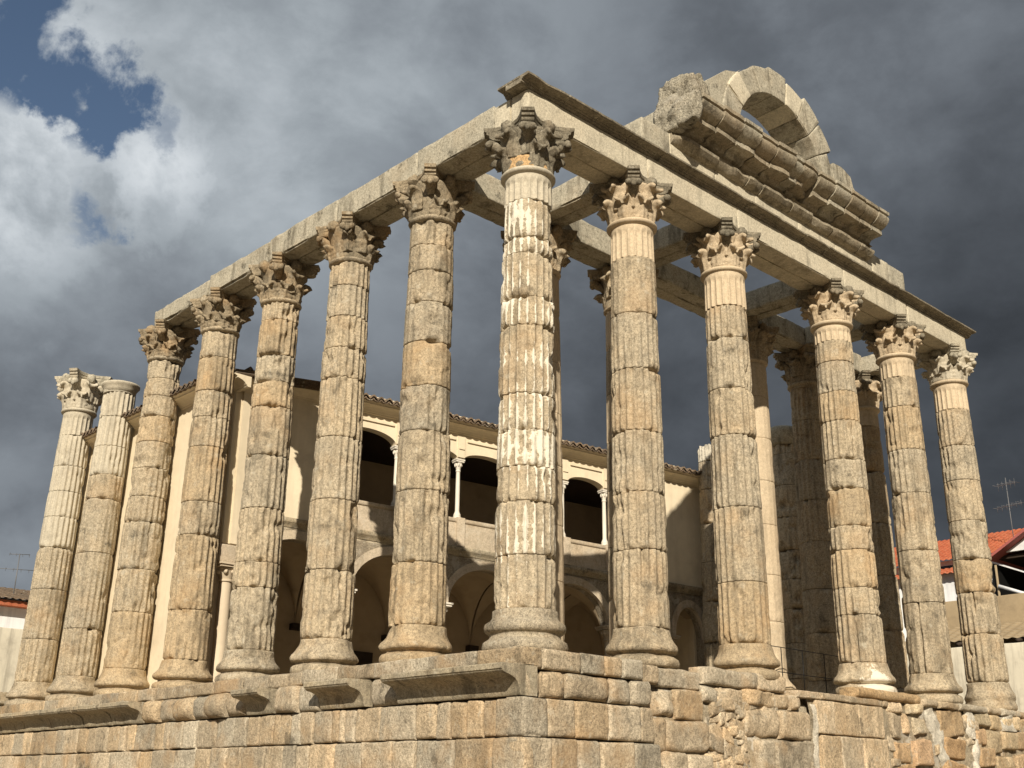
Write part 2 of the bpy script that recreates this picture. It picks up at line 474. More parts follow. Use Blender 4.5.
M_LOWER = mat_stone('lower_arcade_masonry', (.22, .185, .135), (.31, .26, .19), (.38, .325, .245), stain=.5, lichen=.5, ochre=.1, bstr=.9, bdist=.04, pale=.35)
M_MARBLE = mat_plain('white_marble', (.66, .61, .52), .6, .08, 60., .08, stain=.25, stain_col=(.44, .38, .29))
M_TANMARBLE = mat_plain('tan_marble', (.56, .465, .34), .6, .10, 40., .10, stain=.4, stain_col=(.40, .32, .22))
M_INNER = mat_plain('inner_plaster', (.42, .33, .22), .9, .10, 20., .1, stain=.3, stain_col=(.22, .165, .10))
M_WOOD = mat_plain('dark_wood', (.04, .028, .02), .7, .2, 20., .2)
M_TILE = mat_stone('old_roof_tile', (.10, .08, .06), (.155, .115, .082), (.23, .165, .11), stain=.5, lichen=.6, ochre=.15, bstr=.5)
M_RED = mat_stone('red_roof_tile', (.33, .085, .042), (.41, .12, .06), (.46, .16, .085), stain=.25, lichen=.15, ochre=.1, bstr=.3, grain=.3)
M_WHITE = mat_plain('white_limewash', (.72, .72, .72), .9, .06, 20., .1, stain=.35, stain_col=(.38, .40, .42), streak=.35)
M_STAINED = mat_plain('stained_plaster', (.58, .53, .42), .9, .10, 20., .15, stain=.4, stain_col=(.27, .24, .19), streak=.6)
M_BROWNW = mat_plain('brown_rendered_wall', (.31, .24, .15), .95, .15, 15., .3, stain=.4, stain_col=(.17, .13, .085))
M_METAL = mat_plain('grey_metal', (.15, .15, .155), .55, .1, 40., .05, metal=.3)
M_IRON_SHADE = mat_plain('black_iron_and_shed_shade', (.02, .02, .02), .5, .1, 40., .05, metal=.6)  # handrail iron; the same black is painted shade on the shed's inner walls
M_PINK = mat_plain('faded_red_sheet', (.33, .10, .085), .6, .1, 8., .1)
M_GLASS = mat_plain('dark_window', (.02, .022, .026), .15, .1, 4., .02, spec=.5)
M_GROUND = mat_stone('packed_sand', (.17, .14, .10), (.22, .18, .125), (.27, .22, .155), stain=.2, lichen=.1, ochre=.1, bstr=.6, bdist=.03)

# ------------------------------------------------------------------ ground
gv, gf = [], []
rs = [0, 8, 20, 40, 80, 160, 320, 700]
for k, r_ in enumerate(rs):
    for i in range(48):
        a = 2 * math.pi * i / 48
        gv.append((r_ * math.cos(a), r_ * math.sin(a), -3.27))
ground = place('ground', gv, quadgrid(48, len(rs), True), M_GROUND, smooth=False)
ground['kind'] = 'structure'

# ------------------------------------------------------------------ podium
rng = random.Random(7)


class Frame:
    def __init__(s, o, sd, out, k=1.0):
        s.k = k; s.o = np.array(o, float); s.sd = np.array(sd, float); s.out = np.array(out, float)
    def __call__(s, a, b, z):
        a = np.asarray(a, float)
        return s.o + a[:, None] * s.sd + np.asarray(b, float)[:, None] * s.out + np.asarray(z, float)[:, None] * np.array((0, 0, 1.))


def block(mb, fr, s0, s1, z0, z1, proud=0., rad=.05, amp=.012, seed=0, tint=(1, 1, 1), depth=.3, res=.05, skew=0.0):
    """one weathered ashlar: rounded front, sides run back into the wall"""
    hs, hz = (s1 - s0) / 2, (z1 - z0) / 2; rad = min(rad, hs * .9, hz * .9)
    def lin(h):
        n = max(3, int(2 * h / res)); t = np.linspace(-h, h, n)
        t = t[(np.abs(t) < h - rad * 1.05)]
        e = np.array([1, .93, .75, .45, .1]) * rad
        return np.unique(np.round(np.concatenate([-(h - rad) - e, t, (h - rad) + e]), 5))
    A, B = lin(hs), lin(hz); na, nb = len(A), len(B)
    a, b = np.meshgrid(A, B); a = a.ravel(); b = b.ravel()
    qa = np.clip(a, -(hs - rad), hs - rad); qb = np.clip(b, -(hz - rad), hz - rad)
    d = np.minimum(1, np.hypot(a - qa, b - qb) / rad)
    drop = rad * (1 - np.sqrt(np.maximum(0, 1 - d * d)))
    c = ((s0 + s1) / 2, (z0 + z1) / 2)
    W = fr(a + c[0], np.zeros_like(a), b + c[1])
    jit = (fbm(W, 3.2, 4, seed) - .5) * 2
    jit2 = (fbm(W, 1.6, 2, seed + 31) - .5) * 2
    hole = np.maximum(0, fbm(W, 7., 3, seed + 3) - .60) * .12
    out = proud - drop + amp * jit * 1.5 + amp * jit2 - hole
    # outline wanders as well
    ea = (fbm(W, 2.7, 3, seed + 11) - .5) * amp * 2.2; eb = (fbm(W, 2.7, 3, seed + 17) - .5) * amp * 2.2
    V = fr(a + c[0] + ea, out, b + c[1] + eb + skew * a)
    F = quadgrid(na, nb)
    ring = [i for i in range(na)] + [j * na + na - 1 for j in range(1, nb)] + [(nb - 1) * na + i for i in range(na - 2, -1, -1)] + [j * na for j in range(nb - 2, 0, -1)]
    back = fr(a[ring] + c[0] + ea[ring], np.full(len(ring), -depth), b[ring] + c[1] + eb[ring] + skew * a[ring])
    n0 = len(V); V = np.r_[V, back]; k = len(ring)
    F = F + [(ring[i], n0 + i, n0 + (i + 1) % k, ring[(i + 1) % k]) for i in range(k)]
    mb.add(V, F, tint=np.array(tint))


def rtint(r, lo=.74, hi=1.14, warm=.07):
    k = r.uniform(lo, hi); w = r.uniform(-warm, warm)
    return (k * (1 + w), k, k * (1 - w * 1.3))


def course(mb, fr, s0, s1, z0, z1, lmin, lmax, seed, proud=0., rad=.03, amp=.01, gap=.014, lo=.74, hi=1.14, pj=.015, warm=.07, given=None, sag=0.0):
    r = random.Random(seed); cuts = [s0]
    if given: cuts = [s0] + list(given) + [s1]
    else:
        while cuts[-1] < s1 - lmin * 1.3: cuts.append(min(s1, cuts[-1] + r.uniform(lmin, lmax)))
        if s1 - cuts[-1] > .05: cuts.append(s1)
        else: cuts[-1] = s1
    for k in range(len(cuts) - 1):
        dz0, dz1 = r.uniform(-sag, sag), r.uniform(-sag, sag)
        block(mb, fr, cuts[k] + gap / 2, cuts[k + 1] - gap / 2, z0 + gap / 2 + dz0, z1 - gap / 2 + dz1, proud + r.uniform(-pj, pj), rad * r.uniform(.7, 1.5), amp * r.uniform(.7, 1.4), seed * 31 + k * 7, rtint(r, lo, hi, warm))


podium = thing('temple_podium', 'stepped granite podium of squared blocks carrying all the temple columns', 'podium', (0, 0, -3.27))
core = MB()
core.add(*box(-.38, 16.0, -.16, 26, -3.3, -.30))
core.add(*box(-.38, 5.2, -.16, 1.2, -.30, -.004)); core.add(*box(9.0, 16.0, -.16, 1.2, -.30, -.02))
core.add(*box(5.2, 9.0, .15, 1.2, -.30, -.05)); core.add(*box(-.38, 16.0, 1.2, 26, -.30, -.004))
placeMB('rubble_core', core, M_MORTAR, podium, smooth=False)

FL = Frame((-.62, 0, 0), (0, 1, 0), (-1, 0, 0))     # left flank, s = y
fl = MB()
course(fl, FL, -.62, 26, -.19, .03, .55, 1.25, 11, rad=.025, amp=.020, pj=.02, lo=.62, hi=1.05, warm=.06)
course(fl, FL, -.62, 26, -1.03, -.575, .28, .75, 13, rad=.030, amp=.017, gap=.015, pj=.012, given=[-.12, .12, .42, .72, 1.0, 1.42, 2.05, 2.2, 2.75, 3.0, 3.12, 3.3, 3.75, 4.1, 4.35, 4.8, 5.25, 5.6, 5.95, 6.5, 6.9, 7.15, 7.6, 8.05, 8.25, 8.6, 9.1, 9.35, 9.55, 9.7, 9.95, 10.4, 10.9, 11.3, 11.7, 12.3, 12.7, 13.3, 13.9, 14.3, 14.9, 15.5, 16.1, 16.7, 17.5, 18.3, 19, 20, 21, 22, 23, 24, 25])
course(fl, FL, -.62, 26, -1.55, -1.03, .30, .80, 17, rad=.030, amp=.017, gap=.015)
course(fl, FL, -.62, 26, -2.1, -1.55, .35, .95, 19, rad=.022, amp=.010, gap=.015)
course(fl, FL, -.62, 26, -2.7, -2.1, .35, .95, 23, rad=.022, amp=.010, gap=.015)
course(fl, FL, -.62, 26, -3.3, -2.7, .35, .95, 29, rad=.022, amp=.010, gap=.015)
placeMB('flank_wall', fl, M_BLOCK, podium)
# worn blocks of the moulding course, where the cornice has broken away
for (a, b, pr, rd) in ((1.78, 2.45, .02, .10), (3.58, 4.15, .04, .07), (4.15, 4.75, .10, .09), (5.62, 6.2, .10, .14), (6.2, 6.75, .20, .16), (6.75, 7.3, .05, .12), (7.3, 7.9, .12, .15), (7.9, 8.45, .03, .1), (8.45, 9.0, .12, .12), (16.5, 17.2, .05, .12), (17.2, 18.4, .1, .12), (18.4, 19.6, .05, .12), (19.6, 21, .1, .12), (21, 23, .05, .1), (23, 26, .05, .1)):
    wb = MB(); block(wb, FL, a, b, -.565, -.195, pr, rd, .03, int(a * 97), rtint(rng, .75, 1.0), depth=.35)
    placeMB('worn_block', wb, M_BLOCK, podium)
# surviving cyma cornice blocks (outward, height)
CY = [(-.25, -.56), (.02, -.56), (.035, -.545), (.045, -.50), (.06, -.45), (.085, -.405), (.12, -.37), (.17, -.345), (.23, -.325), (.285, -.315), (.315, -.30), (.33, -.29), (.335, -.275), (.35, -.268), (.352, -.215), (.335, -.20), (-.25, -.20)]
for (a, b, am) in ((-.60, -.02, .008), (-.015, .62, .006), (.625, 1.22, .006), (1.225, 1.76, .009), (2.5, 3.0, .008), (3.005, 3.55, .010), (4.80, 5.58, .012), (9.05, 10.2, .03), (10.23, 11.4, .03), (11.43, 12.9, .03), (12.93, 14.2, .03), (14.23, 15.5, .03), (15.53, 16.45, .03)):
    V, F = sweep(CY, (-.62, a, 0), (-.62, b, 0), (-1, 0, 0), max(6, int((b - a) / .07)), am, int(a * 53) + 80, 3.5, lop=.10 if am > .011 else .02)
    place('cornice_block', V, F, M_CORN, podium, angle=40)

FR = Frame((0, -.62, 0), (1, 0, 0), (0, -1, 0))      # front, s = x
fb = MB()
# corner pier
course(fb, FR, -.62, 1.62, -.235, .03, .3, .6, 41, rad=.03, amp=.012, given=[-.28, .42, .86, 1.2], pj=.01, lo=.6, hi=1.0, warm=.08)
course(fb, FR, -.62, 1.78, -.565, -.24, .4, .8, 43, rad=.07, amp=.022, given=[-.28, .12, .95, 1.38], pj=.03, lo=.75)
course(fb, FR, -.62, 1.84, -1.03, -.57, .4, .8, 47, rad=.04, amp=.016, given=[-.18, .30, .92, 1.55], pj=.015)
course(fb, FR, -.62, 1.98, -1.55, -1.03, .4, .8, 53, rad=.04, amp=.016, given=[-.42, -.1, .35, .75, 1.4], pj=.015)
course(fb, FR, -.62, 2.1, -2.2, -1.55, .4, .8, 59, rad=.04, amp=.016)
course(fb, FR, -.62, 2.1, -3.3, -2.2, .4, .8, 61, rad=.04, amp=.016)
# big rounded blocks under the second and third columns
FB = Frame((0, -.50, 0), (1, 0, 0), (0, -1, 0))
course(fb, FB, 1.6, 3.05, -.27, .0, .5, 1, 67, rad=.05, amp=.034, given=[2.05], pj=.03)
course(fb, FB, 1.7, 3.15, -.68, -.275, .5, 1, 71, rad=.06, amp=.042, given=[2.45], pj=.05)
course(fb, FB, 1.8, 3.2, -1.12, -.685, .5, 1, 73, rad=.06, amp=.042, given=[2.22], pj=.04)
course(fb, FB, 1.9, 3.3, -1.62, -1.125, .5, 1, 79, rad=.06, amp=.042, given=[2.1, 2.65], pj=.04)
course(fb, FB, 3.1, 5.15, -.17, .09, .5, 1, 83, rad=.055, amp=.04, given=[4.45], pj=.03)
course(fb, FB, 3.05, 5.5, -.42, -.175, .35, .8, 89, rad=.06, amp=.05, pj=.06)
course(fb, FB, 4.05, 5.75, -.86, -.425, .5, 1, 97, rad=.06, amp=.042, given=[4.95], pj=.05)
course(fb, FB, 4.3, 5.8, -1.35, -.865, .5, 1, 101, rad=.06, amp=.042, given=[4.75], pj=.05)
course(fb, FB, 4.2, 5.8, -1.9, -1.355, .4, .8, 103, rad=.06, amp=.045, pj=.05)
# smoother pale ashlar left of the fourth column, then the worn end
FC = Frame((0, -.56, 0), (1, 0, 0), (0, -1, 0))
course(fb, FC, 5.35, 8.1, -.22, -.10, .5, 1.1, 107, rad=.025, amp=.012)
course(fb, FC, 5.85, 7.9, -.74, -.225, .5, 1, 109, rad=.025, amp=.012, given=[6.35, 7.1], lo=.9, hi=1.25)
course(fb, FC, 5.95, 7.95, -1.40, -.745, .4, .9, 113, rad=.025, amp=.012, given=[6.5, 7.15], lo=.9, hi=1.25)
course(fb, FC, 5.9, 8.0, -2.0, -1.405, .5, 1, 127, rad=.025, amp=.012)
block(fb, FC, 7.05, 9.25, -.115, .055, .04, .085, .02, 131, (.95, .82, .66))
course(fb, FC, 9.3, 15.9, -.14, .0, .5, 1.2, 137, rad=.05, amp=.03, pj=.05)
for (a, b, c, d, tn) in ((8.1, 8.55, -.30, -.12, (1.35, 1.3, 1.25)), (8.15, 8.5, -.72, -.33, (.8, .8, .8)), (8.55, 8.8, -.62, -.28, (1.1, 1.0, .9)), (8.75, 9.3, -.28, -.10, (1.3, 1.28, 1.2)), (8.95, 9.4, -.62, -.34, (.95, .98, .98)), (8.2, 8.75, -1.1, -.78, (1, .85, .7)), (8.85, 9.5, -1.15, -.72, (1, .85, .75)), (8.25, 8.9, -1.5, -1.12, (.9, .75, .6)), (9.9, 10.8, -.62, -.14, (.8, .72, .62)), (10.0, 10.75, -1.0, -.65, (.85, .7, .55)), (9.9, 10.7, -1.5, -1.05, (.9, .75, .6)),
                     (11.3, 11.9, -.38, -.12, (.8, .8, .75)), (11.95, 12.4, -.42, -.15, (.95, .9, .8)), (11.25, 11.7, -.7, -.42, (1, .85, .72)), (11.7, 12.25, -.85, -.45, (.85, .82, .75)), (12.3, 12.9, -.75, -.45, (1.15, 1.1, 1.0)), (11.3, 11.9, -1.1, -.75, (.9, .78, .66)), (12.0, 12.7, -1.15, -.9, (1.1, 1.05, .95)), (12.5, 13.1, -.4, -.16, (1.25, 1.2, 1.1)), (12.9, 13.6, -.75, -.42, (1, .9, .8)), (13.2, 14.2, -.4, -.14, (.9, .85, .75)), (12.8, 13.9, -1.2, -.8, (1, .9, .8)), (13.6, 14.4, -.8, -.42, (1, .9, .8)), (11.4, 12.3, -1.5, -1.15, (.9, .8, .7)), (12.4, 13.4, -1.55, -1.2, (1, .9, .8))):
    block(fb, FC, a, b, c, d, rng.uniform(-.03, .03), .045, .045, int(a * 131 + c * 17), tn, skew=rng.uniform(-.12, .12))
# small rubble between the big blocks
for k in range(150):
    zone = rng.choice(((3.25, 4.1, -1.4, -.45), (3.3, 4.2, -1.9, -.45), (3.5, 4.9, -.48, -.3), (10.7, 11.4, -1.4, -.15), (12.2, 14.3, -1.6, -.2), (8.1, 9.9, -1.6, -.75)))
    a = rng.uniform(zone[0], zone[1]); c = rng.uniform(zone[2], zone[3]); w = rng.uniform(.07, .20); h = rng.uniform(.05, .12)
    block(fb, FB if a < 6 else FC, a - w, a + w, c - h, c + h, rng.uniform(-.08, -.03), .03, .045, 900 + k, rtint(rng, .75, 1.35, .07), res=.04, skew=rng.uniform(-.3, .3))
placeMB('front_wall', fb, M_BLOCK, podium)


def noisy_panel(fr, s0, s1, z0, z1, base, amp, seed, res=.06, top=None):
    ns, nz = int((s1 - s0) / res) + 2, int((z1 - z0) / res) + 2
    a, z = np.meshgrid(np.linspace(s0, s1, ns), np.linspace(z0, z1, nz)); a = a.ravel(); z = z.ravel()
    W = fr(a, np.zeros_like(a), z)
    o = base + amp * 2 * (fbm(W, 2.6, 5, seed) - .5) + amp * (fbm(W, 9., 3, seed + 2) - .5)
    return fr(a, o, z), quadgrid(ns, nz)


mo = MB()
for (a, b, bs) in ((1.5, 5.9, -.17), (5.7, 8.2, -.08), (7.8, 15.9, -.07)):
    fr_ = FB if a < 5 else FC
    mo.add(*noisy_panel(fr_, a, b, -3.3, -.12 if a < 5 else -.16, bs, .06, int(a * 10)))
mo.add(*box(1.5, 15.9, -.40, -.1, -3.3, -.30))
placeMB('mortar_bed', mo, M_MORTAR, podium)
# streaks of white mortar run down the right-hand end
for (a, w, z0, z1, sl) in ((9.55, .20, -1.6, -.10, .55), (11.12, .13, -.62, -.08, 0.), (11.22, .12, -1.2, -.62, .0), (5.86, .05, -1.6, -.3, .02), (12.75, .22, -.42, -.05, .1)):
    n = int((z1 - z0) / .035) + 2
    V = []; ns = 11
    for j in range(n):
        z = z0 + (z1 - z0) * j / (n - 1); c = a + sl * (z1 - z) + .22 * (vnoise([[a * 3, 0, z * 3.5]], 4)[0] - .5)
        ww = w * (.35 + 1.5 * vnoise([[a * 7, 3, z * 6]], 9)[0])
        for i in range(ns):
            u = i / (ns - 1) * 2 - 1
            V.append((c + u * ww, 0, z))
    V = np.array(V); W = V * 1.0
    bul = -.075 + .070 * np.sqrt(np.maximum(0, 1 - np.tile(np.linspace(-1, 1, ns), n) ** 2)) + .05 * (fbm(W, 8, 3, 5) - .5) * 2
    fr_ = FC if a > 5 else FB
    place('mortar_patch', fr_(V[:, 0], bul, V[:, 2]), quadgrid(ns, n), M_WHITEM, podium)
V, F = rough_box(15.9, 16.25, -.55, 26, -3.3, -.02, .5, .03, .01, 3); place('right_side_wall', V, F, M_MORTAR, podium)

# ------------------------------------------------------------------ columns
NFL = 20


def shaft_r(z):
    t = np.clip((z - .45) / 6.5, 0, 1)
    return .408 - .062 * t + .010 * np.sin(np.pi * t)


def drum(z0, z1, seed, wear=.5, wht=0.0, neck=False, top_stop=0.0, nth=NFL * 9, rough=1.0, jag=0.0, rs=1.0, broad=False):
    r = random.Random(seed); cs = seed // 100            # cs: the column the drum belongs to
    a0 = random.Random(cs).uniform(0, 1) + r.uniform(-.05, .05) if not neck else 0.1
    dx, dy, dr = r.uniform(-.005, .005) * rough, r.uniform(-.005, .005) * rough, r.uniform(-.004, .004) * rough
    h = z1 - z0; n = max(4, int(h / .05))
    e = [.005, .009, .016, .028, .05]
    zs = np.unique(np.round(np.concatenate([[z0 + x for x in e], np.linspace(z0 + .1, z1 - .1, n) if h > .25 else [], [z1 - x for x in e]]), 4))
    th = np.linspace(0, 2 * np.pi, nth, endpoint=False)
    Z = np.repeat(zs, nth); T = np.tile(th, len(zs))
    Rr = shaft_r(Z) * rs + dr
    P = np.c_[np.cos(T) * Rr, np.sin(T) * Rr, Z] + cs * 3.731; seed_ = seed; seed = cs * 7
    u = (T + a0) * NFL / (2 * np.pi); w = np.abs((u % 1) * 2 - 1)     # 0 in the channel, 1 on the fillet
    k = .84 if (neck or wht) else .70
    ch = np.sqrt(np.maximum(0, 1 - (w / k) ** 2))
    if neck:
        dep = .030 * np.ones_like(Z)
        if top_stop:
            q = z1 - top_stop
            lim = np.sqrt(np.maximum(0, 1 - np.clip((Z - q + .035) / .035, 0, 1) ** 2))
            dep = dep * lim
            dep[Z > q] = 0
        Rr = Rr - dep * ch + .003 * (fbm(P, 8, 2, seed) - .5)
    else:
        keep = sstep(fbm(P * (1, 1, .5), 1.5, 3, seed + 1), .30 + .22 * wear, .52 + .22 * wear)
        dep = (.033 * (1 - wear) + .012) * (.26 + .74 * keep)
        # worn fillets round over, channels fill with crust
        sh = ch ** 1.0 * (1 - wear * .55) + (np.cos(np.pi * w) * .5 + .5) * wear * .55
        Rr = Rr - dep * sh
        Rr = Rr + rough * (.018 * (fbm(P, 8, 5, seed + 2, .62) - .5) + .013 * (fbm(P, 1.6, 3, seed + 3) - .5))
        pit = np.maximum(0, fbm(P, 4., 4, seed + 4) - .58)
        Rr = Rr - rough * .26 * pit
        # flakes knocked off the joints
        d = np.minimum(Z - z0, z1 - Z)
        ck = np.maximum(0, fbm(P * (1, 1, .7), 5.0, 3, seed + 6) - .53)
        Rr = Rr - rough * (.50 * ck * np.exp(-(d / .035) ** 2) + .009 * np.exp(-(d / .010) ** 2))
        if broad:   # deep cracks where strips of the shaft have come away
            cr = np.exp(-((((T - broad) + np.pi) % (2 * np.pi) - np.pi) / .045) ** 2) * sstep(fbm(np.c_[Z * 0, Z * 0, Z], 1.3, 3, seed + 8), .35, .55)
            Rr = Rr - .09 * cr
    zz = Z.copy()
    if jag:
        top = (Z > z1 - .3)
        zz = np.where(top, z1 - .3 + (Z - z1 + .3) * (1 - jag * np.clip(fbm(np.c_[np.cos(T), np.sin(T), T * 0] * 1.3, 1.6, 3, seed + 9) * 2 - .6, 0, 1)), Z)
    V = np.c_[np.cos(T) * Rr + dx, np.sin(T) * Rr + dy, zz]
    F = quadgrid(nth, len(zs), True); m_ = len(V)
    V = np.r_[V, [(dx, dy, z0 + .004), (dx, dy, zz[-nth:].mean())]]
    F += [(m_, (i + 1) % nth, i) for i in range(nth)] + [(m_ + 1, (len(zs) - 1) * nth + i, (len(zs) - 1) * nth + (i + 1) % nth) for i in range(nth)]
    wa = None
    if wht:
        big = fbm(P * (.8, .8, 1.0), 1.7, 4, seed + 12)
        wv = (w ** 2) * .52 + (big - .5) * 2.0 + wht - .30
        wa = np.r_[wv, [0, 0]]
    return V, F, wa


BASES = {
    'attic': [(.30, 0), (.505, .0), (.545, .03), (.558, .085), (.545, .14), (.50, .168), (.468, .19), (.458, .225), (.468, .25), (.50, .262), (.528, .29), (.535, .33), (.522, .372), (.49, .395), (.462, .40), (.452, .425), (.432, .45), (.43, .54), (.415, .55)],
    'worn': [(.30, 0), (.475, .0), (.508, .025), (.522, .075), (.512, .125), (.485, .150), (.450, .162), (.432, .175), (.432, .195), (.455, .205), (.505, .216), (.525, .242), (.526, .275), (.508, .312), (.478, .345), (.450, .385), (.430, .44), (.418, .50), (.410, .55)],
    'stump': [(.30, 0), (.46, .0), (.49, .04), (.49, .10), (.47, .16), (.46, .19), (.47, .22), (.485, .26), (.475, .33), (.45, .40), (.425, .48), (.41, .55)],
}


def base_mesh(style, seed, amp):
    prof = []
    p = BASES[style]
    for i in range(len(p) - 1):
        for t in (0, .5): prof.append((p[i][0] * (1 - t) + p[i + 1][0] * t, p[i][1] * (1 - t) + p[i + 1][1] * t))
    prof.append(p[-1])
    return lathe(prof, 120, amp, 4.5, seed, lop=3.2 if style != 'attic' else .5)


# ---- capitals: built once per kind about the origin (z = 0 at the neck ring, .72 at the top), then copied
def leaf_VF(ang, r0, z0, h, w, seed, amp, hook=1.0):
    """broad leaf hugging the bell, its lip rolling outwards and down"""
    nu, nv = 17, 20; ca, sa = math.cos(ang), math.sin(ang); path = []
    r, z, a = r0, z0, math.radians(88)
    for j in range(nv):
        t = j / (nv - 1); path.append((r, z, a))
        st = h / (nv - 1) * 1.30
        a -= math.radians(1.0) if t < .55 else math.radians(18.2) * hook * (.45 + 1.0 * (t - .55) / .45)
        r += math.cos(a) * st; z += math.sin(a) * st
    front, back = [], []
    for j in range(nv):
        t = j / (nv - 1); r, z, a = path[j]
        ww = w * (.92 + .16 * math.sin(min(1., t * 1.3) * math.pi)) * (1 - .12 * max(0, t - .70) / .30)
        for i in range(nu):
            u = i / (nu - 1) * 2 - 1
            x = u * ww * (1 + .07 * math.cos(t * 26)) * (1 - .10 * (t > .93))
            rib = .010 * math.exp(-(u / .2) ** 2) + .006 * math.cos(u * 3 * math.pi) * (1 - t)
            th = .027 * (1 - .45 * abs(u)) * (1 + .8 * t)
            nx, nz = math.sin(a), -math.cos(a)
            bend = -.050 * u * u * (1 + .2 * t)
            o = rib + bend + th; q = bend - th * .7
            front.append((r + nx * o, x, z + nz * o)); back.append((r + nx * q, x, z + nz * q))
    V = np.array(front + back); F = quadgrid(nu, nv); n = nu * nv
    F = F + [tuple(n + i for i in f[::-1]) for f in quadgrid(nu, nv)]
    ring = [i for i in range(nu)] + [j * nu + nu - 1 for j in range(1, nv)] + [(nv - 1) * nu + i for i in range(nu - 2, -1, -1)] + [j * nu for j in range(nv - 2, 0, -1)]
    for i in range(len(ring)):
        p, q = ring[i], ring[(i + 1) % len(ring)]; F.append((p, n + p, n + q, q))
    W = np.c_[V[:, 0] * ca - V[:, 1] * sa, V[:, 0] * sa + V[:, 1] * ca, V[:, 2]]
    return W + amp * (np.c_[fbm(W + 1, 10, 4, seed), fbm(W + 2, 10, 4, seed + 1), fbm(W + 3, 10, 4, seed + 2)] - .5) * 2.2, F


def volute_VF(ang, seed, amp):
    """bracket that swells out of the bell to carry the corner of the abacus"""
    pts = [(.36 + .235 * (k / 9) ** 1.5, 0, .34 + .20 * (k / 9)) for k in range(10)]
    V, F = tube(pts, np.array([.055 + .028 * (k / 9) for k in range(10)]), 12); V = V * (1, 1.1, 1)
    for (x, y, z, r_) in ((.585, .075, .495, .058), (.585, -.075, .495, .058), (.60, 0, .455, .045)):
        B, f2 = blob((x, y, z), r_, seed, .2, 12, 9); F = F + [tuple(i + len(V) for i in f) for f in f2]; V = np.r_[V, B]
    ca, sa = math.cos(ang), math.sin(ang)
    W = np.c_[V[:, 0] * ca - V[:, 1] * sa, V[:, 0] * sa + V[:, 1] * ca, V[:, 2]]
    return W + amp * (np.c_[fbm(W + 1, 6, 3, seed), fbm(W + 2, 6, 3, seed + 1), fbm(W + 3, 6, 3, seed + 2)] - .5) * 2, F


def abacus_VF(seed, amp, z0=.54, z1=.735):
    """plate with hollowed sides, cut corners and two fasciae"""
    def outline(c):
        pts = []; hc = .12
        for q in range(4):
            a = math.pi / 2 * q; ca, sa = math.cos(a), math.sin(a)
            for i in range(11):
                t = i / 10; y = (-1 + 2 * t) * (c - hc); x = c + hc * .1 - .175 * (1 - (2 * t - 1) ** 2) * (c / .5)
                pts.append((x * ca - y * sa, x * sa + y * ca))
        return pts
    rows = []; hh = z1 - z0
    for c, t in ((.40, 0), (.445, .06), (.475, .20), (.48, .24), (.482, .44), (.505, .47), (.507, .68), (.532, .72), (.54, .97), (.53, 1.0)):
        rows.append([(x, y, z0 + hh * t) for x, y in outline(c)])
    V = np.array([p for r_ in rows for p in r_]); m_ = len(rows[0]); F = quadgrid(m_, len(rows), True)
    F += [tuple(range(m_ - 1, -1, -1)), tuple((len(rows) - 1) * m_ + i for i in range(m_))]
    for q in range(4):                                   # fleuron in the middle of each side
        a = math.pi / 2 * q
        B, f2 = blob((.425 * math.cos(a), .425 * math.sin(a), .62), (.105, .105, .105), seed + q, .35, 16, 12)
        F = F + [tuple(i + len(V) for i in f) for f in f2]; V = np.r_[V, B]
    if amp:
        dz = amp * 2 * (fbm(V, 5, 4, seed) - .5); k = 1 + amp * 2.6 * (fbm(V + 4, 4, 4, seed + 1) - .55)
        V = np.c_[V[:, 0] * k, V[:, 1] * k, V[:, 2] + dz * .5]
    return V, F


CAPS = {}


def mesh_only(name, V, F, mat, angle=None):
    me = bpy.data.meshes.new(name); me.from_pydata(np.asarray(V).tolist(), [], [tuple(map(int, f)) for f in F])
    me.validate(); me.polygons.foreach_set('use_smooth', np.ones(len(me.polygons), bool))
    if angle: me.set_sharp_from_angle(angle=R(angle))
    me.materials.append(mat); return me


def capital_kind(kind, mats, amp, hook, seed, leafcut=1.0, abamp=.02):
    """meshes of one kind of capital: bell, two rings of leaves, four corner volutes, abacus"""
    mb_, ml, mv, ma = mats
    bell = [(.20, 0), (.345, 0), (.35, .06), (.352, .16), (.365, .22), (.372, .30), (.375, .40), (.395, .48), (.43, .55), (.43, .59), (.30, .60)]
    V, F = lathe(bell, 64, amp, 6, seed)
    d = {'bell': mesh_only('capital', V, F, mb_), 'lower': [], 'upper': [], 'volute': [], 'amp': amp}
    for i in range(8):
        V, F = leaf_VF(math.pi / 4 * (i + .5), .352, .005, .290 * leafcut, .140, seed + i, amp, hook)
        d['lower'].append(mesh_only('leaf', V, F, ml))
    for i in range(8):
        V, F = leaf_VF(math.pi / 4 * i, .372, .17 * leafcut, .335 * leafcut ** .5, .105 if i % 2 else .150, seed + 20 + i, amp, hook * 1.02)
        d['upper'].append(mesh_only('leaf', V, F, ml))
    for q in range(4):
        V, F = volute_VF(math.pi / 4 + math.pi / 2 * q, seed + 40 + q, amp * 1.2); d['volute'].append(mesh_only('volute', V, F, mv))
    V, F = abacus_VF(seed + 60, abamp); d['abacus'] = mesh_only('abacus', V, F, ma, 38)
    CAPS[kind] = d


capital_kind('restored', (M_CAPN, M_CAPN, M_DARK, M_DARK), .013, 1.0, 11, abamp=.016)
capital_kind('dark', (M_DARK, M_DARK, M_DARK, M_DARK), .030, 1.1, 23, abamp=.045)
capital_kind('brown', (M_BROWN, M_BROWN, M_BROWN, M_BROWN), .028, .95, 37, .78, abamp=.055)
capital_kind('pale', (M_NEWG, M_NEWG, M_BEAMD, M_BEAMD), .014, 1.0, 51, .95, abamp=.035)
capital_kind('shade', (M_TAN, M_TAN, M_BROWN, M_BROWN), .020, 1.0, 67, abamp=.05)


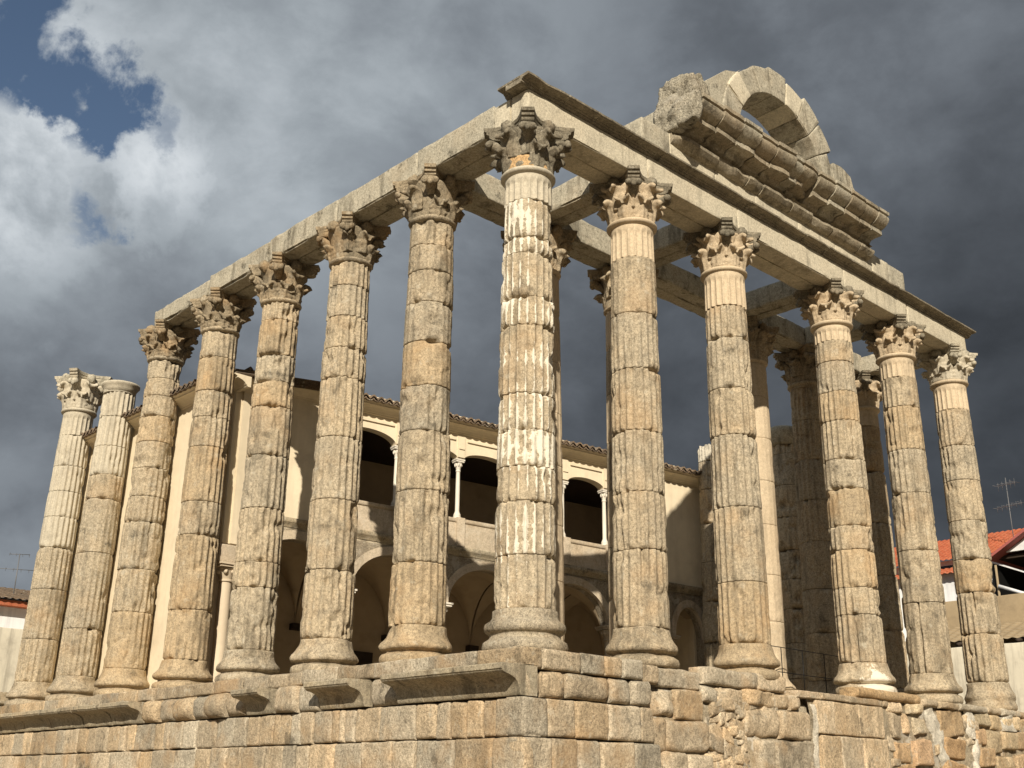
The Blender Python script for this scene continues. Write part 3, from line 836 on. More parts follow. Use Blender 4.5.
def link_child(name, me, parent, loc=(0, 0, 0), rot=0.):
    o = bpy.data.objects.new(name, me); COL.objects.link(o); o.parent = parent; o.location = loc; o.rotation_euler = (0, 0, rot)
    return o


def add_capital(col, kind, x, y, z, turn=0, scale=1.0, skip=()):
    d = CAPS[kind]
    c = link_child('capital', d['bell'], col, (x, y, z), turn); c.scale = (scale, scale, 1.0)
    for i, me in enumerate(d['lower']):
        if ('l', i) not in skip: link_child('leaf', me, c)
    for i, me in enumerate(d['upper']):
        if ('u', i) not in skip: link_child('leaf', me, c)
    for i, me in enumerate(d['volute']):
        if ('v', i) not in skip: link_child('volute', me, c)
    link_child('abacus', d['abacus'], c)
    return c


def column(x, y, top, joints, seed, label, group, mats, base='worn', base_mat=None, base_amp=.036, cap='brown', neck=None, neck_mat=None,
           wear=.45, wht=0.0, z_top=6.96, zb=0.0, turn=0, cracks=(), rough=1.0, rs=1.0, jag=0., band=None, zb_base=True, smooth_shaft=False):
    """one column: base, drums, neck drum, ring and capital; top = where the axis meets z = 7"""
    col = thing('corinthian_column', label, 'column', (x, y, zb), group)
    lx, ly = (top[0] - x) / 6.75, (top[1] - y) / 6.75
    def lean(V):
        V = np.array(V, float); return np.c_[V[:, 0] + lx * (V[:, 2] - .3), V[:, 1] + ly * (V[:, 2] - .3), V[:, 2]] + np.array((x, y, zb))
    if zb_base:
        V, F = base_mesh(base, seed, base_amp)
        place('base', lean(V), F, base_mat or mats[0], col)
    zs = sorted(joints); lo = zs[0]
    for k in range(len(zs) - 1):
        last = k == len(zs) - 2
        V, F, wa = drum(zs[k], zs[k + 1], seed * 100 + k, wear=wear if np.isscalar(wear) else wear[k % len(wear)], wht=(wht if np.isscalar(wht) else wht[k % len(wht)]), rough=rough, rs=rs, jag=jag if last and not neck else 0., broad=(cracks[0] if cracks and k in cracks[1:] else False))
        o = place('drum', lean(V), F, mats[k % len(mats)], col, attrs={'wht': wa} if wa is not None else None)
    if neck:
        V, F, _ = drum(zs[-1], neck, seed * 100 + 77, neck=True, top_stop=.10, rs=rs * 1.0)
        place('neck_drum', lean(V), F, neck_mat, col)
    if cap is not None:
        zr = neck if neck else zs[-1]
        if band:
            V, F = lathe([(.2, zr + .085), (.37, zr + .085), (.362, zr + .12), (.368, zr + .24), (.375, zr + .27), (.2, zr + .27)], 64, .012, 6, seed); place('orange_band', lean(V), F, band, col)
        ringp = [(.2, zr - .012), (.348, zr - .01), (.362, zr + .0), (.392, zr + .012), (.408, zr + .035), (.408, zr + .055), (.392, zr + .078), (.362, zr + .088), (.2, zr + .09)]
        if neck:
            V, F = lathe(ringp, 72, .003, 6, seed); place('neck_ring', lean(V), F, neck_mat, col)
            zc = zr + .08
        else:
            V, F = lathe([(.2, zr), (.35 * rs, zr), (.375, zr + .03), (.385, zr + .05), (.375, zr + .07), (.2, zr + .07)], 72, .012, 6, seed); place('neck_ring', lean(V), F, mats[-1], col)
            zc = zr + .05
        P = lean([(0, 0, zc)])[0]
        rr = random.Random(seed * 5 + 1); nb = {'brown': 3, 'dark': 2, 'shade': 3, 'pale': 2, 'restored': 1}[cap]
        skip = {('u', i) for i in rr.sample(range(8), nb)} | {('l', i) for i in rr.sample(range(8), max(0, nb - 1))} | ({('v', rr.randrange(4))} if nb > 1 else set())
        c = add_capital(col, cap, P[0] - x, P[1] - y, P[2] - zb, turn * math.pi / 2, skip=skip)
        c.scale = (1, 1, (7.725 - P[2]) / .72)
    return col


G1 = 'columns along the temple front'; G2 = 'columns along the left flank'; G3 = 'columns inside and along the right flank'
XF = [0, 2.33, 4.82, 8.34, 10.83, 13.2]
XT = [0, 2.35, 4.81, 8.30, 10.78, 13.12]
T, Gy, O, S_ = M_TAN, M_GREY, M_OCHRE, M_STUCCO
J = {
    'c': [.55, 1.24, 1.95, 2.43, 2.94, 3.46, 4.46, 4.89, 5.57, 5.83, 6.43],
    'f1': [.55, 1.66, 2.51, 3.45, 4.44, 5.36, 6.32],
    'f2': [.55, 1.51, 2.72, 3.93, 4.75, 5.67, 6.25],
    'f3': [.55, 1.38, 1.86, 2.54, 2.98, 3.68, 4.24, 4.99, 5.57, 6.17, 6.60],
    'f4': [.55, 1.88, 2.90, 4.05, 4.95, 5.86, 6.50],
    'f5': [.55, 1.52, 2.37, 3.06, 3.88, 4.76, 5.54, 6.36],
    'l1': [.55, 1.44, 2.50, 3.41, 4.13, 4.84, 5.50, 6.04, 6.50, 6.92],
    'l2': [.55, 1.62, 2.75, 3.80, 4.84, 5.37, 5.94, 6.51, 6.95],
    'l3': [.55, 1.60, 2.04, 2.98, 3.94, 4.85, 5.33, 5.86, 6.54, 6.88],
    'l4': [.55, 1.45, 2.84, 3.48, 4.56, 5.16, 5.70, 6.40, 6.95],
    'l5': [.55, 1.65, 2.50, 3.46, 3.99, 4.59, 5.15, 5.71, 6.15, 6.54, 6.95],
    'l6': [.55, 1.52, 3.13, 4.31, 4.86, 5.50, 6.19, 6.78],
    'l7': [.55, 1.49, 2.60, 3.55, 4.26, 4.86, 5.47, 6.21],
}
column(0, 0, (0, 0), J['c'], 1, 'corner column with patchy white plaster on its flutes and a crisp round grey base', G1, [S_], base='attic', base_mat=M_GREY, base_amp=.007,
       cap='dark', neck=6.86, neck_mat=M_NEWG, wear=.22, wht=[.14, .36, .46, .48, .42, .38, .74, .36, .64, .62], band=M_BAND, rough=1.15)
column(XF[1], 0, (XT[1], 0), J['f1'], 2, 'front column next to the plastered corner one, its grey-brown shaft cracked low down', G1, [T, T, Gy, T, Gy, T], cap='restored', neck=6.90, neck_mat=M_NEW, wear=.40, cracks=(-2.35, 0), turn=1)
column(XF[2], 0, (XT[2], 0), J['f2'], 3, 'front column left of the widest gap, tan lowest drum with a small dark hole', G1, [O, T, Gy, T, Gy, T], cap='restored', neck=6.88, neck_mat=M_NEW, wear=.40, turn=2)
column(XF[3], 0, (XT[3], 0), J['f3'], 4, 'front column of many short drums, with white mortar smeared over its base', G1, [T, T, O, T, O, Gy, T, O, Gy, T], cap='restored', neck=6.92, neck_mat=M_NEW, wear=.28, turn=3, cracks=(-2.75, 0, 1))
column(XF[4], 0, (XT[4], 0), J['f4'], 5, 'tall-drummed front column, second from the right end, with an ochre drum high up', G1, [T, T, T, Gy, O, T], cap='restored', neck=6.92, neck_mat=M_NEW, wear=.28, turn=0, cracks=(-2.95, 0))
column(XF[5], 0, (XT[5], 0), J['f5'], 6, 'end column at the right front corner, under the end of the cornice', G1, [T, T, O, Gy, T, Gy, T], base='stump', cap='pale', neck=6.94, neck_mat=M_NEW, wear=.28, turn=1, cracks=(-2.9, 0, 1))

column(0, 2.22, (0, 2.22), J['l1'], 7, 'left-flank column nearest the corner, with an orange-stained lowest drum', G2, [O, T, T, Gy, O, Gy, T, T, T], cap='brown', wear=.5, rough=1.3)
column(0, 4.49, (0, 4.45), J['l2'], 8, 'left-flank column with yellow lichen on its capital, standing just left of the shaded loggia arch', G2, [T, T, Gy, T, T, T, Gy, T], cap='brown', wear=.3, rough=1.25, turn=1)
column(0, 6.72, (0, 6.65), J['l3'], 9, 'left-flank column beside the small marble column, with a smooth grey lowest drum', G2, [Gy, T, T, Gy, T, O, Gy, O, T], cap='brown', wear=.5, rough=1.3, turn=2)
column(0, 8.95, (0, 8.88), J['l4'], 10, 'ochre-shafted left-flank column in front of the sunlit cream corner of the palace', G2, [O, O, T, O, T, T, O, T], cap='brown', wear=.35, rough=1.1, turn=3)
column(0, 11.38, (0, 11.17), J['l5'], 11, 'left-flank column carrying the far broken end of the architrave', G2, [O, T, Gy, T, T, T, O, T, T, Gy], cap='brown', wear=.4, rough=1.15, turn=1)
c6 = column(0, 13.62, (0, 13.27), J['l6'], 12, 'left-flank column without a capital, ending in a plain flared rim', G2, [T, Gy, Gy, T, M_NEWG, M_NEWG, M_NEWG], cap=None, neck=6.80, neck_mat=M_NEWG, wear=.35, rough=.8)
V, F = lathe([(.2, 6.78), (.345, 6.78), (.36, 6.86), (.40, 6.92), (.425, 6.95), (.425, 6.99), (.2, 7.0)], 72, .012, 5, 5); place('flared_rim', V + np.array((0, 13.275, 0)), F, M_NEWG, c6)
column(0, 15.85, (0, 15.43), J['l7'], 13, 'last tall left-flank column, pale fluted and free-standing with its own capital', G2, [T, T, Gy, M_NEWG, M_NEWG, M_NEWG, M_NEWG], cap='pale', neck=6.78, neck_mat=M_NEWG, wear=.3, rough=.7)

# a stump of base beyond the last tall column
st = thing('column_stump', 'low worn column base left alone on the far end of the podium', 'column base', (0, 18.15, 0))
V, F = base_mesh('worn', 91, .03); V[:, 2] *= .85
place('base', V + np.array((0, 18.15, 0)), F, M_CORN, st)

# second row of the porch, and the right flank
jr = [.55, 1.5, 2.4, 3.4, 4.3, 5.2, 6.1, 6.85]
column(2.48, 2.24, (2.46, 2.24), jr, 21, 'smooth pale inner column showing as a strip behind the corner column', G3, [M_NEW], cap='shade', wear=.85, rough=.25, turn=1)
column(4.75, 2.24, (4.72, 2.24), jr, 22, 'inner column almost wholly hidden behind the second front column', G3, [M_NEW, T], cap='shade', wear=.7, rough=.4)
column(8.62, 2.24, (8.72, 2.24), jr, 23, 'smooth orange-tan inner column lit at its right edge, behind the small-hole column', G3, [M_NEW], cap='shade', wear=.85, rough=.25, turn=2)
column(10.83, 2.24, (10.88, 2.24), jr, 24, 'dark shaded inner column with a full capital, between the widest gap and the many-drummed column', G3, [T, Gy, T], base='stump', cap='brown', neck=6.9, neck_mat=M_TAN, wear=.5, turn=3)
column(13.35, 2.24, (13.25, 2.24), [.55, 1.8, 3.0, 4.2, 5.4, 6.5], 25, 'shaded right-flank column with a pale capital, glimpsed beside the many-drummed front one', G3, [T, Gy, T, T, O], base='stump', cap='restored', neck=6.88, neck_mat=M_NEW, wear=.45, rough=1.5)
column(13.35, 4.48, (13.35, 4.48), [0.02, .9, 1.7, 2.5, 3.2, 3.9, 4.7, 5.5, 6.3, 6.55], 26, 'dark broken right-flank column topped by a rough flared block', G3, [T, Gy, T], cap=None, wear=.6, rough=1.7, zb_base=False)
column(13.20, 6.72, (13.28, 6.72), [0.02, .9, 1.9, 2.9, 3.9, 4.9, 5.8, 6.55], 27, 'narrow broken column against the right end of the palace, topped with white plaster', G3, [Gy, T], cap=None, wear=.6, rough=1.6, zb_base=False, rs=.9)
col27 = COL.objects[-1]
pier = thing('broken_pier', 'slim broken stone pier squeezed between two dark right-flank columns', 'pier', (13.75, 4.5, 0))
zz = 0.0
for k, hgt in enumerate((.9, .8, .9, .7, .8, .7, .75, .62)):
    V, F = rough_box(13.62, 13.98, 4.32, 4.68, zz + .005, zz + hgt - .005, .09, .04, .02, 300 + k, chip=.08); place('stone_block', V, F, (M_NEW, M_BEAM)[k % 2], pier, merge=1e-4); zz += hgt
# the white cap of plaster on the narrow broken column
for o in list(bpy.data.objects):
    if o.get('label', '').startswith('narrow broken column'):
        V, F, _ = drum(6.56, 7.02, 2799, wear=.5, jag=.5, rs=.93, rough=1.6); place('plaster_cap', V + np.array((13.28, 6.72, 0)), F, M_WHITEM, o)
 
    if o.get('label', '').startswith('dark broken right-flank'):
        V, F = lathe([(.1, 6.56), (.33, 6.56), (.35, 6.62), (.40, 6.74), (.45, 6.86), (.46, 6.95), (.40, 7.0), (.1, 6.97)], 60, .06, 3.5, 77, lop=1.0); place('broken_capital', V + np.array((13.35, 4.48, 0)), F, M_BEAMD, o)
    if o.get('label', '').startswith('front column of many short drums'):
        b = [c for c in o.children if c.name.startswith('base')][0]
        X = np.zeros(len(b.data.vertices) * 3); b.data.vertices.foreach_get('co', X); X = X.reshape(-1, 3)
        th = np.arctan2(X[:, 1], X[:, 0]); da = np.abs((th - R(-122) + np.pi) % (2 * np.pi) - np.pi)
        wv = .95 - (da / R(62)) ** 2 * .6 - np.maximum(0, X[:, 2] - .12) * 1.5 + 1.2 * (fbm(X, 4.5, 4, 3) - .5)
        at = b.data.attributes.new('wht', 'FLOAT', 'POINT'); at.data.foreach_set('value', wv - .16)
        b.data.materials[0] = M_STUCCO

# ------------------------------------------------------------------ entablatures

def beam(parent, name, x0, x1, y0, y1, z0, z1, mat, seed, split=None, res=.09, rad=.018, amp=.010, chip=.05):
    """an architrave of two stones side by side (a joint runs along the soffit)"""
    mb = MB()
    if split == 'y':
        ym = (y0 + y1) / 2; parts = ((x0, x1, y0, ym - .006), (x0, x1, ym + .006, y1))
    elif split == 'x':
        xm = (x0 + x1) / 2; parts = ((x0, xm - .006, y0, y1), (xm + .006, x1, y0, y1))
    else: parts = ((x0, x1, y0, y1),)
    for k, (a, b, c, d) in enumerate(parts):
        mb.add(*rough_box(a, b, c, d, z0 + .012 * k, z1, res, rad, amp, seed + k, chip=chip))
    return placeMB(name, mb, mat, parent, merge=2e-4, angle=50)


ent = thing('front_entablature', 'pale straight architrave with a dark moulding running over the six front columns', 'entablature', (0, 0, 7.72))
xs_ = [-.37] + [XT[i] for i in range(1, 5)] + [13.42]
for k in range(5):
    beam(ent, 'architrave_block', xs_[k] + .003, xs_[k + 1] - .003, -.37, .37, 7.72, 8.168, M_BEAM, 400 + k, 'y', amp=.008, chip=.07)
CM = [(-.3, 8.170), (.004, 8.170), (.010, 8.184), (.028, 8.188), (.034, 8.215), (.055, 8.222), (.062, 8.238), (.10, 8.243), (.165, 8.245), (.178, 8.250), (.185, 8.256), (.188, 8.284), (.175, 8.291), (-.3, 8.293)]
cuts = [-.37 - .185, .35, 1.05, 1.8, 2.62, 3.3, 4.15, 5.0, 5.9, 6.8, 7.55, 8.4, 9.3, 10.2, 11.0, 11.75, 12.5, 13.05, 13.62]
for k in range(len(cuts) - 1):
    V, F = sweep(CM, (cuts[k] + .007, -.37, 0), (cuts[k + 1] - .005, -.37, 0), (0, -1, 0), 14, .009, 420 + k, 5., lop=.10)
    if k == 0:      # mitre on to the return
        d = np.clip((-.37 - V[:, 0]), 0, None); lim = -.37 - d
        V[:, 1] = np.maximum(V[:, 1], -9)
    place('moulding_slab', V, F, M_LIP, ent, angle=35)
V, F = sweep(CM, (-.37, -.37 + .004, 0), (-.37, .10, 0), (-1, 0, 0), 8, .006, 460, 5., lop=.03); place('moulding_slab', V, F, M_LIP, ent, angle=35)

fe = thing('flank_entablature', 'long grey weathered architrave along the left-flank columns, broken off at its far end', 'entablature', (0, 0, 7.72))
ys_ = [.375, 2.22, 4.45, 6.65, 8.88, 11.22]
tp = [8.21, 8.20, 8.20, 8.18, 8.10]
for k in range(5):
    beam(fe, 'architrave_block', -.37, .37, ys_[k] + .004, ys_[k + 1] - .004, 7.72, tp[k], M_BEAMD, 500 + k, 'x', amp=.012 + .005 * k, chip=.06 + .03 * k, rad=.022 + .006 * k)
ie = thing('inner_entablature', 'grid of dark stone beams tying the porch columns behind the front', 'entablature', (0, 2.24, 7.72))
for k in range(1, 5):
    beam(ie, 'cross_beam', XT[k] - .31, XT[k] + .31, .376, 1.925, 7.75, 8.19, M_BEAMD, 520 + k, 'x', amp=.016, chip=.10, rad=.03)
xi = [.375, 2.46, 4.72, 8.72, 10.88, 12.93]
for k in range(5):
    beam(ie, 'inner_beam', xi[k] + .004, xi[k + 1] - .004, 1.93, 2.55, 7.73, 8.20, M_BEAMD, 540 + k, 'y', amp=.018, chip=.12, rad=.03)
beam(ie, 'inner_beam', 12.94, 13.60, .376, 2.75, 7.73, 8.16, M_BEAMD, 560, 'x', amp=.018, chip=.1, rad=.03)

at_ = thing('attic_course', 'smooth pale course of blocks laid on the moulding under the broken pediment', 'attic course', (6.6, 0, 8.31))
ac = [2.32, 3.05, 4.3, 5.5, 6.9, 8.2, 9.6, 10.30, 10.95]
for k in range(len(ac) - 1):
    top = 8.93 if k == 0 else 8.955
    V, F = rough_box(ac[k] + .003, ac[k + 1] - .003, -.30, .28, 8.295, top - (.02 if k == 7 else 0), .1, .016, .006, 600 + k, chip=.02)
    place('stone_block', V, F, M_BEAMD if k in (0, 7) else M_BEAM, at_, merge=2e-4, angle=50)


def prism(poly, y0, y1, seed, amp=.012, step=.12, nscale=5., lump=0.):
    """polygon in the x-z plane given thickness, cut fine and roughened"""
    bm = bmesh.new(); vs_ = [bm.verts.new((x, y0, z)) for x, z in poly]; f = bm.faces.new(vs_)
    r = bmesh.ops.extrude_face_region(bm, geom=[f]); mv = [g for g in r['geom'] if isinstance(g, bmesh.types.BMVert)]
    bmesh.ops.translate(bm, vec=(0, y1 - y0, 0), verts=mv)
    P = np.array(poly); lo = P.min(0); hi = P.max(0)
    for ax, a, b in ((0, lo[0], hi[0]), (2, lo[1], hi[1]), (1, y0, y1)):
        x = a + step
        while x < b - step * .3:
            no = [0, 0, 0]; no[ax] = 1; cpt = [0, 0, 0]; cpt[ax] = x
            bmesh.ops.bisect_plane(bm, geom=bm.verts[:] + bm.edges[:] + bm.faces[:], plane_co=cpt, plane_no=no); x += step
    bmesh.ops.recalc_face_normals(bm, faces=bm.faces[:]); bm.normal_update()
    V = np.array([v.co[:] for v in bm.verts]); N = np.array([v.normal[:] for v in bm.verts])
    bm.verts.index_update(); F = [tuple(v.index for v in f.verts) for f in bm.faces]; bm.free()
    d = amp * 2 * (fbm(V, nscale, 4, seed) - .5) + lump * (np.maximum(0, fbm(V, 11, 2, seed + 2) - .45)) + lump * 1.5 * (fbm(V, 2.5, 3, seed + 5) - .5)
    return V + N * d[:, None], F


pc = thing('pediment_cornice', 'broken run of heavy moulded cornice blocks jutting out high under the stone arch', 'cornice', (6.4, 0, 8.99))
PCF = [(-.25, 8.72), (.02, 8.70), (.085, 8.715), (.13, 8.755), (.185, 8.81), (.19, 8.86), (.10, 8.872), (.10, 8.965), (.16, 8.975), (.20, 9.00), (.22, 9.045), (.30, 9.065), (.43, 9.07), (.452, 9.085), (.455, 9.165), (.435, 9.18), (.47, 9.195), (.53, 9.225), (.585, 9.27), (.625, 9.32), (.645, 9.37), (.64, 9.405), (.57, 9.415), (.565, 9.44), (.60, 9.447), (.655, 9.452), (.66, 9.515), (-.25, 9.53)]
PCL = [(o, z) for o, z in PCF if z < 8.98 and o < .2] + [(-.25, 8.965)]
pcut = [3.20, 3.78, 4.36, 4.90, 5.42, 5.98, 6.30, 6.86, 7.38, 7.92, 8.46, 8.90, 9.31]
for k in range(len(pcut) - 1):
    r = random.Random(700 + k)
    off = r.uniform(-.035, .02) - (.05 if k in (5, 6) else 0)
    up_ = [(o, z) for o, z in PCF if z >= 8.96] + [(-.25, 8.962)]
    V, F = sweep(up_, (pcut[k] + .012, -.30 - off, 0), (pcut[k + 1] - .012, -.30 - off, 0), (0, -1, 0), 14, .016, 720 + k, 5., lop=.16 if k not in (5, 6) else .55)
    V[:, 2] += r.uniform(-.012, .012)
    place('cornice_block', V, F, (M_PED, M_PED, M_BEAMD)[k % 3], pc, angle=35)
lc = [3.05, 4.2, 5.1, 5.55, 6.5, 7.15, 7.9, 8.9, 9.42]
for k in range(len(lc) - 1):
    r = random.Random(800 + k)
    V, F = sweep([(-.25, 8.70)] + PCL[1:], (lc[k] + .012, -.302, 0), (lc[k + 1] - .012, -.302, 0), (0, -1, 0), 18, .022, 820 + k, 5., lop=.45)
    place('lower_moulding', V, F, M_PED, pc, angle=35)
V, F = rough_box(3.05, 9.30, -.30, .35, 8.96, 9.50, .2, .02, .01, 840); place('backing_stone', V, F, M_BEAMD, pc, merge=2e-4)

ar = thing('relieving_arch', 'open stone arch with stepped outline crowning the temple front', 'arch', (6.48, 0, 9.53))
AX, AZ, RI = 6.48, 9.75, 1.42
ro_ = [1.80, 1.86, 2.04, 2.12, 1.97, 2.05, 1.97, 1.92, 1.95, 1.94, 1.94]
angs = np.linspace(-6, 186, len(ro_) + 1)
for k in range(len(ro_)):
    a0, a1 = R(angs[k]), R(angs[k + 1]); rm = (RI + ro_[k]) / 2
    V, F = rough_box(a0 * rm + .004, a1 * rm - .004, -.37 + .01 * (k % 2), .36, RI, ro_[k], .09, .02, .010, 860 + k, chip=.06)
    a = V[:, 0] / rm; r_ = V[:, 2]
    place('voussoir', np.c_[AX + np.cos(a) * r_, V[:, 1], AZ + np.sin(a) * r_], F, M_BEAMD if k % 4 else M_BEAM, ar, merge=2e-4, angle=50)
arcpts = [(AX + 1.945 * math.cos(R(a)), AZ + 1.945 * math.sin(R(a))) for a in (128, 136, 144, 152, 160, 168, 176, 183)]
V, F = prism([(3.86, 9.535), (4.0, 10.30), (4.1, 10.45), (4.78, 11.02), (5.10, 11.14)] + arcpts + [(4.52, 9.535)], -.33, .30, 880, .010)
place('spandrel_wall', V, F, M_BEAMD, ar, angle=45)
V, F = prism([(8.22, 9.535), (8.30, 10.50), (8.62, 10.54), (8.95, 10.44), (9.03, 10.22), (9.20, 10.05), (9.30, 9.535)], -.37, .30, 884, .014)
place('spandrel_wall', V, F, M_BEAMD, ar, angle=45)
V, F = prism([(3.02, 8.965), (2.98, 9.25), (3.06, 9.55), (3.16, 9.75), (3.18, 10.02), (3.42, 10.16), (3.72, 10.36), (3.97, 10.20), (4.02, 9.535), (3.19, 9.535), (3.19, 8.965)], -.48, -.02, 888, .03, .04, 9., .10)
V2, F2 = prism([(3.02, 8.99), (2.99, 9.25), (3.05, 9.50), (3.19, 9.56), (3.19, 8.99)], -.86, -.47, 889, .03, .04, 9., .10)
F = F + [tuple(i + len(V) for i in f) for f in F2]; V = np.r_[V, V2]
lump = place('rubble_lump', V, F, M_RUBBLE, None); tag(lump, 'rough pebbly concrete lump at the left end of the broken pediment', 'rubble block')

# ------------------------------------------------------------------ palace behind the columns
P0 = np.array((1.46, 9.80, 0)); dd = np.array((12.02, -2.7, 0)); dd /= np.linalg.norm(dd); nin = np.array((-dd[1], dd[0], 0))
FAC = Frame(P0, dd + (0, 0, -.0369), -nin, 1.07)             # s along the front, out = towards the temple; old floors and eaves dip to the right
FAL = FAC
SID = Frame((.42, 0, 0), (0, 1, 0), (-1, 0, 0))              # left side wall of the rear part, s = y
SIF = Frame((1.46, 0, 0), (0, 1, 0), (-1, 0, 0))             # left side wall of the front part
UP = np.array((0, 0, 1.))


def fpt(fr, s, o, z): return fr.o + s * fr.sd + o * fr.out + z * fr.k * UP


def fbox(fr, s0, s1, o0, o1, z0, z1):
    V = np.array([fpt(fr, s, o, z) for z in (z0, z1) for o in (o0, o1) for s in (s0, s1)])
    return V, [(0, 2, 3, 1), (4, 5, 7, 6), (0, 1, 5, 4), (2, 6, 7, 3), (0, 4, 6, 2), (1, 3, 7, 5)]


def arch_z(u, zs, za): return zs + (za - zs) * math.sqrt(max(0., 1 - u * u))


def arcade(fr, s0, s1, z0, z1, thick, ops, N=22, sill=None):
    """wall with arched openings (a, b, spring, apex) standing on columns; solid outside the first and last"""
    mb = MB(); cur = s0
    for n_, (a, b, zs, za) in enumerate(ops):
        if a > cur: mb.add(*fbox(fr, cur, a, -thick, 0, z0 if n_ == 0 else zs, z1))
        q = [a + (b - a) * (1 - math.cos(math.pi * i / N)) / 2 for i in range(N + 1)]
        zz_ = [arch_z((s - (a + b) / 2) / ((b - a) / 2), zs, za) for s in q]
        V = []
        for s, z in zip(q, zz_):
            for o, h in ((0, z), (0, z1), (-thick, z1), (-thick, z)): V.append(fpt(fr, s, o, h))
        F = []
        for i in range(N):
            k = 4 * i; F += [(k, k + 4, k + 5, k + 1), (k + 1, k + 5, k + 6, k + 2), (k + 2, k + 6, k + 7, k + 3), (k + 3, k + 7, k + 4, k)]
        mb.add(np.array(V), F)
        cur = b
    if cur < s1: mb.add(*fbox(fr, cur, s1, -thick, 0, z0, z1))
    if sill: mb.add(*fbox(fr, ops[0][0], ops[-1][1], -thick, 0, z0, sill))
    return mb


SEND = 12.32
pal = thing('palace', 'two-storey cream palace with arcaded loggia built inside the temple columns', 'palace', (1.46, 9.8, 0))
cx_ = [1.85, 3.42, 5.00, 6.42, 7.89, 9.14, 10.40]
ops_u = [(cx_[i] + .09, cx_[i + 1] - .09, 5.46, 5.63 if i else 5.70) for i in range(6)]
placeMB('facade_wall', arcade(FAC, .0, SEND, 3.30, 6.42, .24, ops_u, sill=4.08), M_CREAM, pal, smooth=False)
lx = [0.10, 2.32, 4.64, 6.95, 9.23, 11.03, 12.2]
ops_l = [(lx[i] + .12, lx[i + 1] - .12, 2.32, 3.13 if i < 4 else 3.02) for i in range(6)]
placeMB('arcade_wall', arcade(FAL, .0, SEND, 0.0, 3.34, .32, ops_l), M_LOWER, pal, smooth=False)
for i in range(6):                                            # stone ring round each lower arch
    a, b, zs, za = ops_l[i]; n = 26; V = []; c = (a + b) / 2; w = (b - a) / 2
    for j in range(n + 1):
        th = math.pi * j / n; ca, sa = math.cos(th), math.sin(th)
        for (k, o) in ((0, -.10), (0, .03), (.17, .03), (.17, -.10)):
            V.append(fpt(FAL, c - (w + min(k, .115 + sa * .06) - .004) * ca, o, zs + (za - zs + k - .004) * sa))
    F = [f for f in quadgrid(4, n + 1, True)]
    place('arch_ring', np.array(V), F, M_PARAPET, pal, smooth=False)
# string course, parapet, pedestals, rail
V, F = sweep([(o, z * FAC.k) for o, z in ((-.1, 3.342), (.02, 3.342), (.04, 3.39), (.09, 3.425), (.10, 3.44), (.10, 3.50), (.085, 3.516), (-.1, 3.516))], fpt(FAL, 0, 0, 0), fpt(FAL, SEND, 0, 0), -nin, 120, .012, 5, 5., lop=.06); place('string_course', V, F, M_CORN, pal, angle=40)
V, F = fbox(FAC, 1.75, 10.55, -.03, .045, 3.522, 4.02); place('parapet', V, F, M_PARAPET, pal, smooth=False)
V, F = sweep([(o, z * FAC.k) for o, z in ((-.24, 4.022), (.05, 4.022), (.075, 4.04), (.085, 4.06), (.085, 4.115), (-.24, 4.115))], fpt(FAC, 1.73, 0, 0), fpt(FAC, 10.57, 0, 0), -nin, 90, .006, 8, 5., lop=.06); place('rail', V, F, M_PARAPET, pal, angle=40)
for s in cx_:
    V, F = fbox(FAC, s - .10, s + .10, -.10, .10, 3.522, 4.135); place('pedestal', V, F, M_PARAPET, pal, smooth=False)


def colonnette(name, fr, s, o, z0, z1, rad, mat, parent, caph, baseh, capmat=None):
    c = fpt(fr, s, o, 0); h = z1 - z0
    y0_, y1_ = z0, z1; z0, z1 = z0 * fr.k + c[2], z1 * fr.k + c[2]; h = z1 - z0
    p = [(.0, z0), (rad * 1.9, z0), (rad * 1.9, z0 + baseh * .35), (rad * 1.6, z0 + baseh * .4), (rad * 1.75, z0 + baseh * .55), (rad * 1.5, z0 + baseh * .75), (rad * 1.15, z0 + baseh), (rad, z0 + baseh * 1.2),
         (rad * 1.02, z0 + h * .5), (rad * .92, z1 - caph * 1.15), (rad * 1.15, z1 - caph * 1.1), (rad * 1.15, z1 - caph), (rad * .98, z1 - caph * .95), (0, z1 - caph * .95)]
    V, F = lathe(p, 24, cx=c[0], cy=c[1]); o_ = place(name, V, F, mat, parent, angle=40)
    q = [(0, z1 - caph * .96), (rad * 1.0, z1 - caph * .96), (rad * 1.25, z1 - caph * .7), (rad * 1.7, z1 - caph * .38), (rad * 1.9, z1 - caph * .30), (rad * 1.5, z1 - caph * .28), (rad * 1.5, z1 - caph * .25)]
    mb = MB().add(*lathe(q, 24, cx=c[0], cy=c[1]))
    for i in range(8):
        a = i * math.pi / 4 + .2; mb.add(*blob((c[0] + math.cos(a) * rad * 1.55, c[1] + math.sin(a) * rad * 1.55, z1 - caph * .5), (rad * .4, rad * .4, caph * .18), i, .2, 8, 6))
    w = rad * 2.1; z1 = y1_
    mb.add(*fbox(fr, s - w, s + w, o - w, o + w, z1 - caph * .26, z1 - caph * .12)); mb.add(*fbox(fr, s - w * 1.12, s + w * 1.12, o - w * 1.12, o + w * 1.12, z1 - caph * .118, z1))
    placeMB('capital', mb, capmat or mat, o_, angle=40)
    return o_


for s in cx_[1:6]:
    colonnette('colonnette', FAC, s, -.12, 4.137, 5.455, .050, M_MARBLE, pal, .26, .16)
for s, mt in zip(lx[1:6], (M_MARBLE, M_MARBLE, M_PARAPET, M_PARAPET, M_PARAPET)):
    colonnette('arcade_column', FAL, s, -.16, 0, 2.315, .10, mt, pal, .30, .20)
